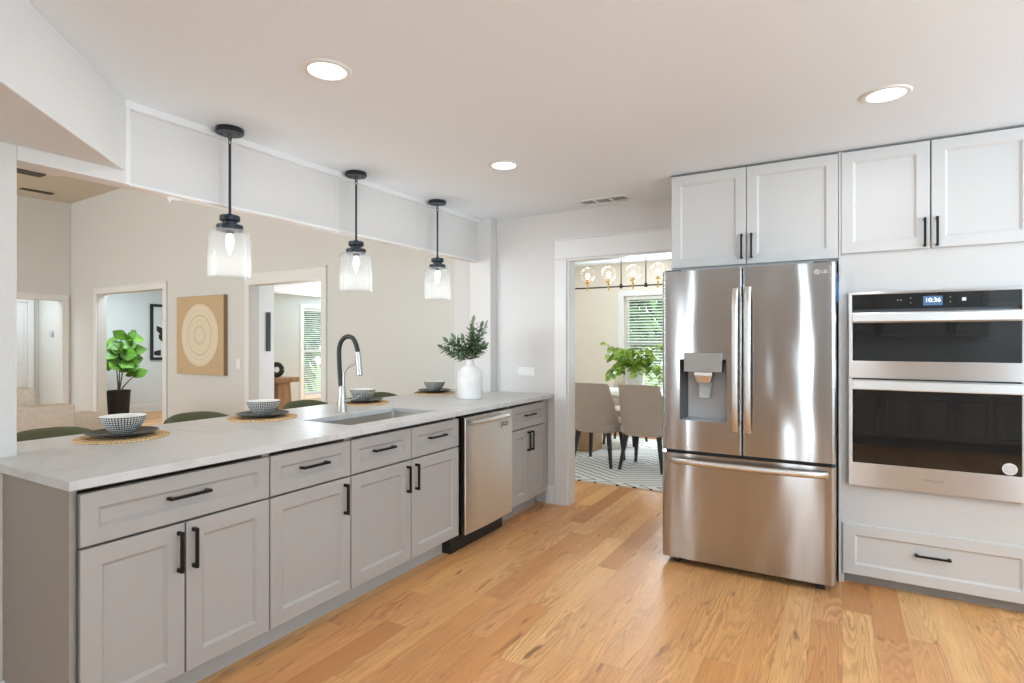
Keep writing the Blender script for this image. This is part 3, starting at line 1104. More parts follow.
def rr(x0, x1, y0, y1, r, z, n=5):
    pts = []
    for cx, cy, a0 in ((x1 - r, y1 - r, 0), (x0 + r, y1 - r, 90), (x0 + r, y0 + r, 180), (x1 - r, y0 + r, 270)):
        for k in range(n + 1):
            a = math.radians(a0 + 90 * k / n)
            pts.append((cx + r * math.cos(a), cy + r * math.sin(a), z))
    return pts


bs.loops([rr(sx0 - 0.02, sx1 + 0.02, sy0 - 0.02, sy1 + 0.02, 0.03, 0.887), rr(sx0, sx1, sy0, sy1, 0.02, 0.887),
          rr(sx0 + 0.003, sx1 - 0.003, sy0 + 0.003, sy1 - 0.003, 0.02, 0.70), rr(sx0 + 0.02, sx1 - 0.02, sy0 + 0.02, sy1 - 0.02, 0.02, 0.685)],
         True, False, True)
bs.build('basin', 'sink', t, normals=False)
MB().lathe([(0.045, 0), (0.045, 0.004), (0.03, 0.004), (0.025, 0.001)], (-2.42, 2.52, 0.686), 24).build('drain', 'nickel', t)

# faucet
fx, fy = -2.727, 2.556
t = thing('kitchen_faucet', 'tall pull-down faucet with black spring hose standing behind the sink', 'faucet', (fx, fy, 0.92))
MB().lathe([(0.034, 0), (0.034, 0.006), (0.031, 0.012), (0.026, 0.09), (0.020, 0.150), (0.017, 0.160), (0.0005, 0.160)], (fx, fy, 0.92), 24, True, False).build('column', 'nickel', t)
hp = []
hx, hy = fx - 0.006, fy - 0.004
for k in range(25):
    u = k / 24
    if u < 0.35:
        hp.append((hx - 0.016 * math.sin(u / 0.35 * PI / 2), hy, 1.075 + 0.225 * u / 0.35))
    else:
        a = PI * (u - 0.35) / 0.65 * 0.95
        hp.append((hx - 0.016 + 0.066 * (1 - math.cos(a)), hy + 0.016 * (1 - math.cos(a)), 1.30 + 0.092 * math.sin(a) - 0.03 * max(0, u - 0.8) / 0.2))
MB().tube(hp, 0.0145, 12).build('hose', 'black', t)
e = Vector(hp[-1])
dn = Vector((0.010, 0.002, -0.10)).normalized()
hd_ = MB()
hd_.tube([e - dn * 0.01, e + dn * 0.05, e + dn * 0.135], 0.0165, 14, 0.0185)
sh = hd_.build('spray_head', 'nickel', t)
MB().tube([e + dn * 0.132, e + dn * 0.139], 0.015, 14).build('nozzle', 'black', sh)
MB().tube([(fx + 0.010, fy + 0.004, 1.06), (fx + 0.010, fy + 0.004, 1.15), (fx + 0.016, fy + 0.006, 1.175), (fx + 0.040, fy + 0.012, 1.20), e + dn * 0.055 - Vector((0.02, 0.004, 0.0))], 0.0085, 10).build('support_arm', 'nickel', t)
MB().tube([(fx + 0.02, fy, 0.985), (fx + 0.050, fy + 0.02, 0.99)], 0.013, 12).build('valve', 'nickel', t)
MB().tube([(fx + 0.046, fy + 0.018, 0.99), (fx + 0.06, fy + 0.055, 1.0), (fx + 0.062, fy + 0.09, 1.012)], 0.006, 8, 0.0045).build('lever', 'nickel', t)

# dishwasher
t = thing('dishwasher', 'stainless steel dishwasher between the gray base cabinets', 'dishwasher', (-2.4, 3.33, 0))
MB().box(-2.62, FX - 0.005, 3.022, 3.628, 0.10, 0.872).build('body', 'black', t, smooth=False)


def dwx(a, b, tt):
    u = (a - 3.325) / 0.303
    bow = 0.010 * (1 - u * u)
    return (FX - 0.004 if not tt else -2.108 + bow, a, b)


ys_ = [3.022 + 0.606 * k / 16 for k in range(17)]
dd = slab(ys_, [0.105, 0.30, 0.55, 0.80, 0.866], [], dwx)
door = dd.build('door', 'steel_dw', t, bevel=0.003)
hb = MB()
for k in range(1):
    pts = []
    for i in range(13):
        u = -1 + 2 * i / 12
        y = 3.262 + 0.232 * u
        pts.append((-2.06 + 0.006 * (1 - u * u), y, 0.832))
    rings = []
    for p in pts:
        rings.append([(p[0] - 0.012, p[1], p[2] - 0.017), (p[0] + 0.006, p[1], p[2] - 0.017), (p[0] + 0.011, p[1], p[2]), (p[0] + 0.004, p[1], p[2] + 0.017), (p[0] - 0.012, p[1], p[2] + 0.017)])
    hb.loops(rings)
hb.box(-2.104, -2.066, 3.035, 3.055, 0.818, 0.846)
hb.box(-2.104, -2.066, 3.465, 3.485, 0.818, 0.846)
hb.build('handle', 'steel_handle', door)
mpW = Map('+X', -2.098)
lb = MB()
lb.mbox(mpW, 3.475, 3.545, 0.757, 0.783, 0.0035, 0.0042)
lb.mbox(mpW, 3.452, 3.457, 0.740, 0.792, 0.0045, 0.0052)
lb.build('badge', 'ink', door, smooth=False)
text_mesh('badge_lettering', 'MAYTAG', 0.017, mpW, 3.51, 0.770, 0.0045, 'ink_light', door)
MB().box(-2.30, -2.163, 2.935, 3.575, 0.0, 0.098).build('toe_kick', 'black', t, smooth=False)

# outlet beside the vase
t = thing('wall_outlet', 'white double outlet plate on the wall above the counter end', 'outlet', (-2.34, YB, 1.1))
MB().box(-2.435, -2.275, YB - 0.006, YB, 1.065, 1.135).build('cover_plate', 'plate_white', t, smooth=False, bevel=0.002)
for q in (-2.415, -2.335):
    MB().box(q, q + 0.04, YB - 0.008, YB - 0.006, 1.083, 1.117).build('socket', 'plate_white', t, smooth=False, bevel=0.001)

# ------------------------------------------------------------------ refrigerator
RX0, RX1 = -0.963, -0.027
RXC, RHW = (RX0 + RX1) / 2, (RX1 - RX0) / 2
XG = -0.497           # gap between the French doors


def fr_y(x, edges=()):
    u = (x - RXC) / RHW
    y = 3.491 + 0.006 * u * u
    for s in (RX0, RX1):
        d = abs(x - s)
        if d < 0.022:
            y += 0.022 - math.sqrt(max(0, 0.022 ** 2 - (0.022 - d) ** 2))
    for s in edges:
        d = abs(x - s)
        if d < 0.007:
            y += 0.007 - math.sqrt(max(0, 0.007 ** 2 - (0.007 - d) ** 2))
    return y


def fr_xs(x0, x1):
    xs = [x0 + (x1 - x0) * k / 16 for k in range(17)]
    for s in (x0, x1):
        sg = 1 if s == x0 else -1
        for d in (0.001, 0.003, 0.006, 0.010, 0.015, 0.022):
            xs.append(s + sg * d)
    return xs


t = thing('refrigerator', 'stainless French door refrigerator with water dispenser beside the white oven cabinet', 'refrigerator', (RXC, 3.85, 0))
MB().box(RX0 + 0.004, RX1 - 0.004, 3.60, 4.27, 0.03, 1.765).build('body', 'fridge_side', t, smooth=False, bevel=0.004)
DH = (-0.853, -0.583, 0.884, 1.253)
xs_ = fr_xs(RX0, XG - 0.003) + [DH[0], DH[1]]
xs_ = [x for x in xs_]
ld = slab(xs_, [0.702, DH[2], DH[3], 1.788], [DH], lambda a, b, tt: (a, fr_y(a, (XG - 0.003,)) if tt == 0 else 3.597, b))
left_door = ld.build('door', 'steel', t, bevel=0.0)
rd = slab(fr_xs(XG + 0.003, RX1), [0.702, 1.1, 1.788], [], lambda a, b, tt: (a, fr_y(a, (XG + 0.003,)) if tt == 0 else 3.597, b))
right_door = rd.build('door', 'steel', t)
dr = slab(fr_xs(RX0, RX1), [0.045, 0.3, 0.682], [], lambda a, b, tt: (a, fr_y(a) if tt == 0 else 3.597, b))
drawer = dr.build('freezer_drawer', 'steel', t)
gs = MB()
gs.box(RX0 + 0.02, RX1 - 0.02, 3.52, 3.597, 0.683, 0.701)
gs.box(XG - 0.0025, XG + 0.0025, 3.51, 3.597, 0.702, 1.78)
gs.build('gasket', 'black', t, smooth=False)
ft = MB()
ft.box(RX0 + 0.03, RX1 - 0.03, 3.62, 3.70, 0.008, 0.045)
for xx in (RX0 + 0.06, RX1 - 0.09):
    ft.box(xx, xx + 0.035, 3.545, 3.62, 0.0, 0.04)
ft.build('base_grille', 'black', t, smooth=False)
for q in (RX0 + 0.01, RX1 - 0.11):
    MB().box(q, q + 0.10, 3.53, 3.66, 1.766, 1.80).build('hinge_cover', 'dark_gray', t, smooth=False, bevel=0.004)


def bar_vert(x, z0, z1, name, parent):
    rings = []
    n = 18
    for i in range(n + 1):
        u = i / n
        z = z0 + (z1 - z0) * u
        s = math.sin(PI * u)
        y = 3.476 - 0.038 * min(1, s * 2.2) ** 0.5 - 0.010 * s
        w = 0.0165
        th = 0.009
        rings.append([(x - w, y + th, z), (x - w, y - th * 0.4, z), (x - w * 0.6, y - th, z), (x + w * 0.6, y - th, z), (x + w, y - th * 0.4, z), (x + w, y + th, z)])
    return MB().loops(rings).build(name, 'steel_handle', parent, angle=60)


bar_vert(-0.530, 0.836, 1.668, 'handle', left_door)
bar_vert(-0.462, 0.836, 1.672, 'handle', right_door)
rings = []
for i in range(25):
    u = i / 24
    x = -0.912 + (0.912 - 0.062) * u
    s = math.sin(PI * u)
    y = 3.478 - 0.034 * min(1, s * 3.0) ** 0.5 - 0.014 * s + 0.006 * abs(2 * u - 1)
    z = 0.642
    rings.append([(x, y + 0.010, z - 0.017), (x, y - 0.004, z - 0.017), (x, y - 0.010, z - 0.008), (x, y - 0.010, z + 0.010), (x, y - 0.004, z + 0.017), (x, y + 0.010, z + 0.017)])
MB().loops(rings).build('handle', 'steel_handle', drawer, angle=60)
# dispenser
dp = MB()
x0, x1, z0, z1 = DH
yb = 3.588
for q in ([(x0, 3.495, z0), (x0, 3.495, z1), (x0 + 0.03, yb, z1 - 0.02), (x0 + 0.03, yb, z0 + 0.012)],
          [(x1, 3.495, z1), (x1, 3.495, z0), (x1 - 0.02, yb, z0 + 0.012), (x1 - 0.02, yb, z1 - 0.02)],
          [(x0, 3.495, z1), (x1, 3.495, z1), (x1 - 0.02, yb, z1 - 0.02), (x0 + 0.03, yb, z1 - 0.02)]):
    dp.face([dp.v(p) for p in q])
cav = dp.build('dispenser', 'dark_gray', left_door, smooth=False, normals=False)
bk = MB()
bk.face([bk.v(p) for p in [(x0 + 0.03, yb, z0 + 0.012), (x0 + 0.03, yb, z1 - 0.02), (x1 - 0.02, yb, z1 - 0.02), (x1 - 0.02, yb, z0 + 0.012)]])
bk.face([bk.v(p) for p in [(x0, 3.495, z0), (x0 + 0.03, yb, z0 + 0.012), (x1 - 0.02, yb, z0 + 0.012), (x1, 3.495, z0)]])
bk.build('drip_tray', 'mid_gray', cav, smooth=False, normals=False)
pn = MB()
pn.box(-0.823, -0.606, 3.474, 3.52, 1.178, 1.292)
pn.build('control_panel', 'panel_gray', cav, smooth=False, bevel=0.003)
text_mesh('panel_print', 'WATER   CUBED   CRUSHED', 0.010, Map('-Y', 3.474), -0.715, 1.205, 0.0008, 'ink_gray', cav, 0.0003)
ch = MB()
ch.loops([[(-0.765, 3.485, 1.178), (-0.663, 3.485, 1.178), (-0.663, 3.55, 1.178), (-0.765, 3.55, 1.178)],
          [(-0.765, 3.485, 1.158), (-0.663, 3.485, 1.158), (-0.663, 3.55, 1.158), (-0.765, 3.55, 1.158)],
          [(-0.750, 3.495, 1.115), (-0.678, 3.495, 1.115), (-0.678, 3.55, 1.115), (-0.750, 3.55, 1.115)]])
ch.build('ice_chute', 'steel_handle', cav, smooth=False, bevel=0.002)
MB().loops([[(-0.752, 3.548, 1.115), (-0.676, 3.548, 1.115), (-0.676, 3.562, 1.115), (-0.752, 3.562, 1.115)],
            [(-0.744, 3.522, 1.02), (-0.684, 3.522, 1.02), (-0.684, 3.536, 1.015), (-0.744, 3.536, 1.015)]]).build('paddle', 'mid_gray', cav, smooth=False, bevel=0.004)
# round maker's mark and lettering
lg = MB()
lg.lathe([(0.013, 0), (0.013, 0.0012), (0.0095, 0.0012), (0.0095, 0)], (0, 0, 0), 24, False, False)
for v in lg.bm.verts:
    v.co = Vector((-0.118 + v.co.x, 3.4945 - v.co.z, 1.738 + v.co.y))
lg.box(-0.1195, -0.1165, 3.4933, 3.4945, 1.733, 1.744)
lg.build('logo_ring', 'ink_light', right_door, smooth=False)
text_mesh('logo_lettering', 'LG', 0.024, Map('-Y', 3.496), -0.083, 1.738, 0.0018, 'ink_light', right_door)

# strip of blue tape on the cabinet side of the fridge gap
tp = MB()
tp.loops([[(-0.0255, 3.60, 1.58), (-0.0255, 3.66, 1.58), (-0.0255, 3.66, 1.735), (-0.0255, 3.60, 1.72)],
          [(-0.0135, 3.60, 1.59), (-0.0240, 3.66, 1.58), (-0.0240, 3.66, 1.735), (-0.0200, 3.60, 1.70)]])
tag(tp.build('painters_tape', 'tape', smooth=False), 'curl of blue painters tape at the upper right edge of the refrigerator', 'tape')

# ------------------------------------------------------------------ white wall cabinets and oven tower
mpN = Map('-Y', 3.722)
FY = 3.722
t = thing('wall_cabinet', 'white two-door wall cabinet above the refrigerator', 'cabinet', (-0.49, 4.0, 1.8), 'white kitchen cabinets')
cb = carcass(mpN, -0.962, -0.018, 1.815, 2.432, 0.565)
cb.build('body', 'white_cab', t, smooth=False)
for p, q, hx in ((-0.957, -0.506, -0.529), (-0.502, -0.0195, -0.473)):
    d = shaker(mpN, p, q, 1.832, 2.424, fw=0.058).build('door', 'white_cab', t)
    pull(mpN, hx, 1.939, 0.15, True, 0.02, d)

t = thing('oven_cabinet', 'tall white cabinet around the built-in oven, doors above and drawer below', 'cabinet', (0.40, 4.0, 0), 'white kitchen cabinets')
TX0, TX1 = -0.010, 0.836
bd = MB()
bd.box(TX0 - 0.006, TX0 + 0.004, FY - 0.018, 4.28, 0.0, 2.432)
bd.box(TX0 + 0.004, TX0 + 0.02, FY, 4.28, 0.0, 2.432)
bd.box(TX1 - 0.02, TX1, FY, 4.28, 0.0, 2.432)
bd.box(TX0 + 0.02, TX1 - 0.02, 4.26, 4.28, 0.06, 2.432)
bd.box(TX0 + 0.02, TX1 - 0.02, FY + 0.02, 4.26, 2.412, 2.432)
bd.box(TX0 + 0.02, TX1 - 0.02, FY + 0.02, 4.26, 0.06, 0.08)
bd.box(TX0 + 0.02, TX1 - 0.02, FY + 0.02, 4.26, 0.50, 0.518)
bd.build('body', 'white_cab', t, smooth=False)
fr = slab([TX0 + 0.005, 0.040, 0.778, TX1], [0.30, 0.565, 1.625, 1.90], [(0.040, 0.778, 0.565, 1.625)], lambda a, b, tt: (a, FY + 0.018 if tt else FY - 0.001, b))
fr.build('face_frame', 'white_cab', t, smooth=False, bevel=0.0015)
for p, q, hx in ((-0.004, 0.402, 0.378), (0.408, 0.832, 0.431)):
    d = shaker(mpN, p, q, 1.855, 2.424, fw=0.058).build('door', 'white_cab', t)
    pull(mpN, hx, 1.938, 0.152, True, 0.02, d)
d = shaker(mpN, 0.004, 0.832, 0.058, 0.340, fw=0.058).build('drawer', 'white_cab', t)
pull(mpN, 0.413, 0.221, 0.155, False, 0.012, d)
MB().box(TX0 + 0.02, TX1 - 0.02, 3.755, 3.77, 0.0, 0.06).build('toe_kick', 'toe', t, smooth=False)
MB().box(-0.965, TX1, FY - 0.004, FY + 0.02, 2.4325, CEIL - 0.001).build('gap_shade_strip', 'toe', t, smooth=False)  # dark strip painted in for the shaded gap below the ceiling

# built-in combination oven
t = thing('built_in_oven', 'stainless combination wall oven with black glass doors and blue clock display', 'oven', (0.41, 3.95, 0.55))
OX0, OX1 = 0.030, 0.788
OF = 3.716
mpO = Map('-Y', OF)
MB().box(0.05, 0.768, OF + 0.003, 4.2, 0.575, 1.615).build('body', 'dark_gray', t, smooth=False)
slab([OX0, OX0 + 0.018, OX1 - 0.018, OX1], [0.556, 0.60, 1.538, 1.619, 1.632], [(OX0 + 0.018, OX1 - 0.018, 1.538, 1.619), (OX0 + 0.01, OX1 - 0.01, 0.561, 1.522)],
     lambda a, b, tt: (a, OF if tt else OF - 0.022, b)).build('trim_frame', 'steel_oven', t, smooth=False, bevel=0.0015)
cpn = MB().mbox(mpO, OX0 + 0.018, OX1 - 0.018, 1.538, 1.619, 0.004, 0.018).build('control_panel', 'oven_glass', t, smooth=False)
MB().mbox(mpO, 0.372, 0.455, 1.551, 1.600, 0.018, 0.0188).build('display', 'display', cpn, smooth=False)
text_mesh('clock_digits', '10:36', 0.031, mpO, 0.413, 1.578, 0.0195, 'digits', cpn, 0.0003)
for sx_, sz_, s_ in ((0.268, 1.583, 0.010), (0.318, 1.592, 0.008), (0.318, 1.566, 0.008), (0.487, 1.592, 0.008), (0.487, 1.566, 0.008)):
    text_mesh('key_print', {0.268: '= =', 0.318: '+', 0.487: '+'}[sx_], s_ * 1.6, mpO, sx_, sz_, 0.0185, 'ink_light', cpn, 0.0002)
MB().mbox(mpO, 0.535, 0.552, 1.571, 1.588, 0.018, 0.0186).build('start_key', 'ink_light', cpn, smooth=False)


def oven_door(zt, zg1, zg0, zb, label):
    dx0, dx1 = OX0 + 0.002, OX1 - 0.002
    gx0, gx1 = OX0 + 0.020, OX1 - 0.020
    f = slab([dx0, gx0, gx1, dx1], [zb, zg0, zg1, zt], [(gx0, gx1, zg0, zg1)], lambda a, b, tt: (a, OF - 0.002 if tt else OF - 0.034, b))
    d = f.build('door', 'steel_oven', t, smooth=False, bevel=0.002)
    MB().mbox(mpO, gx0, gx1, zg0, zg1, 0.012, 0.029).build('window_glass', 'oven_glass', d, smooth=False)
    h = MB()
    h.mbox(mpO, gx0, gx1, zg1 + 0.004, zg1 + 0.052, 0.062, 0.082)
    for xx in (gx0 + 0.012, gx1 - 0.037):
        h.mbox(mpO, xx, xx + 0.025, zg1 + 0.015, zg1 + 0.04, 0.030, 0.063)
    h.build('handle', 'steel_handle', d, smooth=False, bevel=0.004)
    return d


ud = oven_door(1.520, 1.462, 1.253, 1.158, 'upper')
ldr = oven_door(1.150, 1.094, 0.690, 0.562, 'lower')
text_mesh('maker_lettering', 'Whirlpool', 0.020, mpO, 0.412, 0.628, 0.0345, 'ink_gray', ldr, 0.0003)
st = MB()
st.lathe([(0.030, 0), (0.030, 0.0008)], (0, 0, 0), 28)
for v in st.bm.verts:
    v.co = Vector((0.722 + v.co.x, OF - 0.0292 - v.co.z, 0.724 + v.co.y))
sk = st.build('sticker', 'sticker', ldr, smooth=False)
for dz in (0.012, 0.003, -0.006, -0.014):
    text_mesh('sticker_print', 'MMM MM MMM', 0.0065, mpO, 0.722, 0.724 + dz, 0.0304, 'ink_gray', sk, 0.0001)

# ------------------------------------------------------------------ ceiling lights and vents
KC = (((-1.771, 1.582), 'recessed ceiling light above the floor nearest the counter end'), ((-1.788, 2.977), 'recessed ceiling light nearest the dining doorway'),
      ((0.166, 2.961), 'recessed ceiling light in front of the oven cabinet'), ((0.166, 1.30), 'recessed ceiling light overhead, behind the others'),
      ((1.9, 1.4), 'recessed ceiling light at the window side of the kitchen'))
for (lx, ly), lab in KC:
    t = thing('recessed_light', lab, 'ceiling light', (lx, ly, CEIL), 'recessed ceiling lights')
    MB().lathe([(0.0715, -0.002), (0.074, -0.007), (0.090, -0.006), (0.097, 0.0)], (lx, ly, CEIL), 40, False, False).build('trim_ring', 'trim', t)
    MB().lathe([(0.072, -0.0035), (0.0002, -0.0045)], (lx, ly, CEIL), 40, False, False).build('lens', 'lens', t, normals=False)
    area_light('can_lamp', (0, 0, -0.012), (0, 0, 0), 0.14, 0.14, 4.5, LIGHT_COL, t, True)


def vent(name, lab, x0, x1, y0, y1, z, cat='vent', group=None, n=3, slope=0.0, fr='trim', dk='grille'):
    t = thing(name, lab, cat, ((x0 + x1) / 2, (y0 + y1) / 2, z), group)
    f = MB()
    b = 0.025
    f.box(x0, x1, y0, y0 + b, z - 0.006, z)
    f.box(x0, x1, y1 - b, y1, z - 0.006, z)
    L = (x1 - x0 - b) / n
    for k in range(n + 1):
        xx = x0 + k * L
        f.box(xx, xx + b, y0 + b, y1 - b, z - 0.006, z)
    f.build('frame', fr, t, smooth=False)
    g = MB()
    m = 9
    for k in range(m):
        yy = y0 + b + (y1 - y0 - 2 * b) * (k + 0.5) / m
        g.loops([[(x0 + b, yy - 0.005, z - 0.004), (x1 - b, yy - 0.005, z - 0.004), (x1 - b, yy + 0.004, z), (x0 + b, yy + 0.004, z)],
                 [(x0 + b, yy - 0.004, z - 0.004), (x1 - b, yy - 0.004, z - 0.004), (x1 - b, yy + 0.005, z), (x0 + b, yy + 0.005, z)]])
    g.build('louvers', dk, t, smooth=False)
    MB().box(x0 + b, x1 - b, y0 + b, y1 - b, z - 0.001, z - 0.0002).build('backing', 'grille_dark' if dk != 'grille' else 'trim', t, smooth=False)
    return t


vent('ceiling_vent', 'white three-panel ceiling vent near the dining doorway', -1.77, -1.37, 4.02, 4.18, CEIL)
x, y = -10.15, 3.68
zc = 3.56 + 0.22 * (x + 10.77) / 7.97 - 0.26 * (4.42 - y) / 9.12 - 0.004
vent('ceiling_vent', 'dark slotted vent in the living room ceiling near its far corner', x - 0.06, x + 0.06, y - 0.20, y + 0.18, zc, n=1, fr='grille_dark', dk='grille_dark')
vent('header_vent', 'small dark vent under the thick end of the pass-through header', -2.945, -2.885, 0.975, 1.075, 2.062, n=1, fr='grille_dark', dk='grille_dark')

# small bracket under the header
br = MB()
br.box(-2.835, -2.815, 1.54, 1.595, 2.052, 2.062)
br.box(-2.83, -2.82, 1.545, 1.555, 2.04, 2.052)
tag(br.build('header_bracket', 'plate_white', smooth=False, bevel=0.002), 'small white bracket under the pass-through header', 'bracket')


# ------------------------------------------------------------------ pendants
def make_pendant(loc, lab):
    x, y = loc
    t = thing('pendant_lamp', lab, 'pendant lamp', (x, y, CEIL), 'clear glass pendants over the counter')
    c = MB()
    c.lathe([(0.0, 0), (0.065, 0), (0.067, -0.003), (0.067, -0.020), (0.063, -0.025), (0.0005, -0.025)], (x, y, CEIL), 36, False, False)
    cp = c.build('canopy', 'lamp_black', t)
    for a in (0.6, 0.6 + PI):
        MB().sphere((x + 0.042 * math.cos(a), y + 0.042 * math.sin(a), CEIL - 0.025), 0.006, 10, 6).build('screw', 'lamp_black', cp)
    lk = MB()
    for k, zz in enumerate((2.398, 2.375)):
        pts = []
        for i in range(13):
            a = 2 * PI * i / 12
            dx, dz = 0.009 * math.cos(a), 0.017 * math.sin(a)
            pts.append((x + (dx if k else 0), y + (0 if k else dx), zz + dz))
        lk.tube(pts, 0.0026, 6)
    lk.build('link', 'lamp_black', t)
    MB().tube([(x, y, 2.362), (x, y, 2.2), (x, y, 2.003)], 0.0065, 12).build('rod', 'lamp_black', t)
    k = MB()
    k.lathe([(0.0005, 2.008), (0.012, 2.008), (0.014, 2.000), (0.045, 1.998), (0.048, 1.994), (0.048, 1.974), (0.045, 1.970), (0.034, 1.967), (0.034, 1.954),
             (0.059, 1.951), (0.063, 1.947), (0.063, 1.926), (0.060, 1.922), (0.0005, 1.922)], (x, y, 0), 40, False, False)
    k.build('cap', 'lamp_black', t)
    g = MB()
    ro = [(0.058, 1.926), (0.082, 1.924), (0.094, 1.917), (0.100, 1.904), (0.102, 1.886), (0.102, 1.80), (0.103, 1.684)]
    ri = [(r - 0.003, z) for r, z in reversed(ro[1:])] + [(0.058, 1.923)]
    g.lathe(ro + ri, (x, y, 0), 48, False, False)
    g.build('glass_shade', 'shade_glass', t, angle=60)
    MB().lathe([(0.0005, 1.922), (0.016, 1.922), (0.016, 1.905), (0.0005, 1.905)], (x, y, 0), 20, False, False).build('socket', 'lamp_black', t)
    MB().lathe([(0.0005, 1.905), (0.012, 1.903), (0.017, 1.885), (0.018, 1.868), (0.015, 1.845), (0.007, 1.815), (0.0005, 1.80)], (x, y, 0), 20, False, False).build('bulb', 'bulb', t)
    point_light('pendant_glow', (0, 0, 1.74 - CEIL), 3.0, 0.03, (1, 0.97, 0.93), t)
    return t


make_pendant((-2.689, 1.772), 'clear glass pendant above the counter nearest the angled soffit')
make_pendant((-2.689, 2.639), 'clear glass pendant above the sink, between the other two')
make_pendant((-2.689, 3.484), 'clear glass pendant above the white vase, nearest the back wall')

# ------------------------------------------------------------------ place settings
PL = [((-2.850, 1.353), 'nearest the wall column'), ((-2.880, 2.102), 'left of the faucet'), ((-2.955, 2.965), 'just behind the faucet'), ((-3.005, 3.85), 'beside the white vase')]
for i, ((x, y), w) in enumerate(PL):
    z = 0.92
    R_ = 0.185 if i < 3 else 0.175
    m = MB()
    prof = []
    n = 11
    prof.append((0.0005, 0.007))
    for k in range(n):
        r = R_ * (k + 0.5) / n
        prof.append((r, 0.0095))
        prof.append((R_ * (k + 1) / n - 0.001, 0.0072))
    prof += [(R_, 0.004), (R_ - 0.003, 0.0), (0.0005, 0.0)]
    m.lathe(prof, (x, y, z), 56, False, False)
    tag(m.build('placemat', 'seagrass', at=(x, y, z)), 'round woven placemat on the counter ' + w, 'placemat', 'woven placemats on the counter')
    p = MB()
    zp = z + 0.0096
    p.lathe([(0.0005, 0.0), (0.075, 0.0), (0.080, 0.003), (0.130, 0.015), (0.142, 0.019), (0.140, 0.022), (0.127, 0.018), (0.085, 0.008), (0.0005, 0.007)], (x, y, zp), 48, False, False)
    tag(p.build('dinner_plate', 'plate', at=(x, y, zp)), 'dark stoneware plate on the placemat ' + w, 'plate', 'dark plates on the placemats')
    bx_ = x + random.uniform(-.008, .008)
    zb = zp + 0.0072
    t = thing('bowl', 'black and white hatched bowl on the dark plate ' + w, 'bowl', (bx_, y, zb), 'hatched bowls on the plates')
    bw = MB()
    bw.lathe([(0.0005, 0.0), (0.034, 0.0), (0.038, 0.003), (0.064, 0.026), (0.082, 0.054), (0.092, 0.083), (0.0895, 0.084)], (bx_, y, zb), 48, False, False)
    bw.build('outer_wall', 'bowl', t)
    bi = MB()
    bi.lathe([(0.0895, 0.084), (0.079, 0.054), (0.061, 0.029), (0.033, 0.009), (0.0005, 0.006)], (bx_, y, zb), 48, False, False)
    bi.build('lining', 'bowl_in', t, normals=False)

# ------------------------------------------------------------------ vase with greenery
vx, vy = -2.488, 3.627
t = thing('ceramic_vase', 'white ceramic vase with leafy green branches at the far counter end', 'vase', (vx, vy, 0.92))
MB().lathe([(0.0005, 0.0), (0.088, 0.0), (0.095, 0.006), (0.098, 0.05), (0.098, 0.165), (0.094, 0.20), (0.080, 0.231), (0.050, 0.256), (0.034, 0.268), (0.031, 0.292), (0.036, 0.302),
            (0.031, 0.302), (0.026, 0.290), (0.027, 0.268), (0.0005, 0.262)], (vx, vy, 0.92), 48, False, False).build('body', 'ceramic', t)
IL = Vector((-0.8643, -0.503, 0))     # towards the left of the room as seen from the kitchen
IT = Vector((0.503, -0.864, 0))
nk = Vector((vx, vy, 1.205))


def branch(stems, leaves, p0, d, L, n, ll, lw, bend):
    d = Vector(d).normalized()
    pts = [Vector(p0)]
    for k in range(8):
        d = (d + Vector(bend) / 8).normalized()
        pts.append(pts[-1] + d * L / 8)
    stems.tube(pts, 0.0028, 5, 0.0012)
    for k in range(n):
        u = 0.18 + 0.82 * (k + 0.5) / n
        i = min(7, int(u * 8))
        p = pts[i].lerp(pts[i + 1], u * 8 - i)
        ax = (pts[i + 1] - pts[i]).normalized()
        a = k * 2.4 + random.uniform(-.4, .4)
        s = ax.cross(Vector((0.3, 0.2, 1))).normalized()
        q = ax.cross(s)
        out = s * math.cos(a) + q * math.sin(a)
        leaves.leaf(p, ax * 0.75 + out, ax - out * 0.3, ll * random.uniform(0.75, 1.15), lw, 0.12, 0.1)
    leaves.leaf(pts[-1], d, Vector((0.2, 0.1, 1)).cross(d), ll, lw, 0.12, 0.0)


st, lv, sg = MB(), MB(), MB()
for d, L, b in (((0.08, 0.05, 1.0), 0.30, (0.0, 0.0, 0.0)), ((-0.05, 0.05, 1.0), 0.26, (0.15, 0.1, 0)), ((0.25, 0.15, 1.0), 0.27, (0.1, 0, 0.1)), ((0.2, -0.2, 0.9), 0.21, (0.2, 0, 0)),
                ((-0.55, -0.35, 0.65), 0.22, (-0.15, -0.15, 0.1)), ((-0.75, -0.4, 0.45), 0.22, (-0.2, -0.1, 0.1)), ((-0.35, -0.2, 0.9), 0.20, (-0.2, -0.2, 0)), ((-0.65, -0.35, 0.25), 0.18, (0, 0, 0.25)),
                ((0.4, 0.2, 0.6), 0.14, (0.1, 0, 0.1)), ((-0.2, 0.25, 0.8), 0.20, (0, 0.2, 0)), ((0.3, 0.3, 0.5), 0.15, (0, 0, -0.2)), ((0.12, -0.1, 0.9), 0.24, (0, 0, 0)), ((-0.1, -0.2, 0.8), 0.17, (0, -0.1, 0)),
                ((0.32, -0.1, 0.7), 0.2, (0.1, 0, 0.1)), ((-0.45, -0.1, 0.6), 0.17, (-0.1, -0.1, 0))):
    branch(st, lv, nk, d, L, 17, 0.064, 0.030, b)
for d, L in (((0.36, 0.22, 1.0), 0.30), ((0.42, 0.1, 0.85), 0.24)):
    branch(st, sg, nk, d, L, 18, 0.05, 0.02, (0.05, 0.03, 0.1))
st.build('stem', 'stem', t)
lv.build('foliage', 'leaf_olive', t, smooth=False, normals=False)
sg.build('foliage', 'leaf_sage', t, smooth=False, normals=False)


